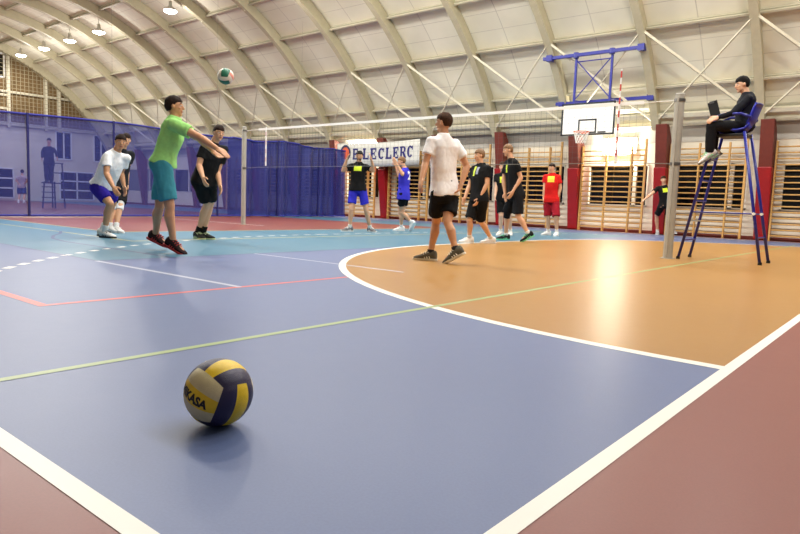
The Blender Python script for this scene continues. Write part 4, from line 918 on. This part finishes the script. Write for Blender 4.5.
person('p8', 'person in black T-shirt with white and yellow print walking, just right of the white-shirted player', 'fair', 'light', (14, 14, 16), (12, 12, 14), (232, 228, 222), (236, 234, 228), (225, 222, 216), s=1.0, patch=[((206, 226, 60), -.035, .03, .05, .17, 'yellow_print'), ((150, 156, 176), .035, .04, .05, .13, 'grey_print')], short_len=.95)
person('p9', 'person in black T-shirt with small yellow patch half hidden behind two walking players', 'pale', 'brown', (14, 14, 16), (12, 12, 14), (225, 222, 216), (232, 230, 224), (230, 228, 222), voxel=.0095, patch=[(YEL, .0, .0, .13, .14, 'chest_patch')])
person('p10', 'tall person in black with a black knee pad and green-soled shoes walking left', 'fair', 'light', (14, 14, 16), (12, 12, 16), (24, 30, 28), (120, 214, 160), (228, 226, 222), s=1.05, patch=[((206, 226, 60), -.02, .02, .05, .16, 'yellow_print')], kneepad=((18, 18, 20), 'R'), short_len=.9, socklen=.07)
person('p11', 'person in a red T-shirt with yellow patch and red shorts standing under the basketball hoop', 'fair', 'dark', (206, 26, 22), (150, 16, 34), (236, 236, 234), (236, 236, 234), (225, 222, 216), patch=[((244, 214, 60), .0, .03, .17, .15, 'chest_patch')], short_len=1.0, vc=.012, hem=.08)
person('p12', 'person in black T-shirt with yellow patch running by the far wall, one arm stretched out', 'fair', 'brown', (14, 14, 16), (12, 12, 14), (150, 150, 152), (230, 230, 226), (225, 222, 216), voxel=.0095, patch=[(YEL, .0, .02, .14, .12, 'chest_patch')])
person('p13', 'person with hands on hips standing far off behind the blue curtain', 'fair', 'dark', (190, 170, 176), (40, 56, 110), voxel=.012, vc=.016)
person('p14', 'person standing on the umpire stand seen through the blue curtain', 'fair', 'dark', (30, 32, 46), (28, 28, 40), (40, 40, 40), (60, 60, 60), long=True, short_len=1.5, voxel=.012, vc=.016)
person('ump', 'person in dark top and trousers seated high on the blue umpire chair facing the net', 'pale', 'black', (24, 26, 34), (16, 16, 20), (226, 224, 222), (120, 120, 116), (60, 60, 62), long=True, short_len=1.5, voxel=.0085, curl=.9, girth=.92, hs=1.0, hairlen=1.6)
# what the umpire holds: a dark clipboard
pw = POSE['ump']; wl, wr_ = V(pw['wri']['L']), V(pw['wri']['R'])
cb = empty('clipboard', (pw['G'][0], pw['G'][1], 0), TH); tag(cb, "dark clipboard held upright in the seated umpire's hands", 'clipboard')
c = (wl+wr_)/2+V((-.07, 0, .0)); mb = MB(); mb.bar(c+V((.03, 0, -.05)), c+V((-.05, .02, .22)), .19, .008, up=V((1, .28, .2)))
mb.build('board', black, cb, bevel=.003); mb = MB(); mb.bar(c+V((-.047, .02, .195)), c+V((-.052, .02, .225)), .09, .018, up=V((1, .28, .2))); mb.build('clip', mat('steel', (120, 120, 118), .3, .8), cb)

# ------------------------------------------------------------------ light and view
w = bpy.data.worlds.new('world'); w.use_nodes = True; SC.world = w
w.node_tree.nodes['Background'].inputs[0].default_value = srgb(255, 246, 232); w.node_tree.nodes['Background'].inputs[1].default_value = .32
SC.view_settings.view_transform = 'Standard'; SC.view_settings.look = 'None'; SC.view_settings.exposure = EXPO; SC.view_settings.gamma = 1
SC.cycles.use_denoising = True; SC.cycles.max_bounces = 7; SC.cycles.transparent_max_bounces = 16; SC.cycles.sample_clamp_indirect = 6; SC.cycles.caustics_reflective = False
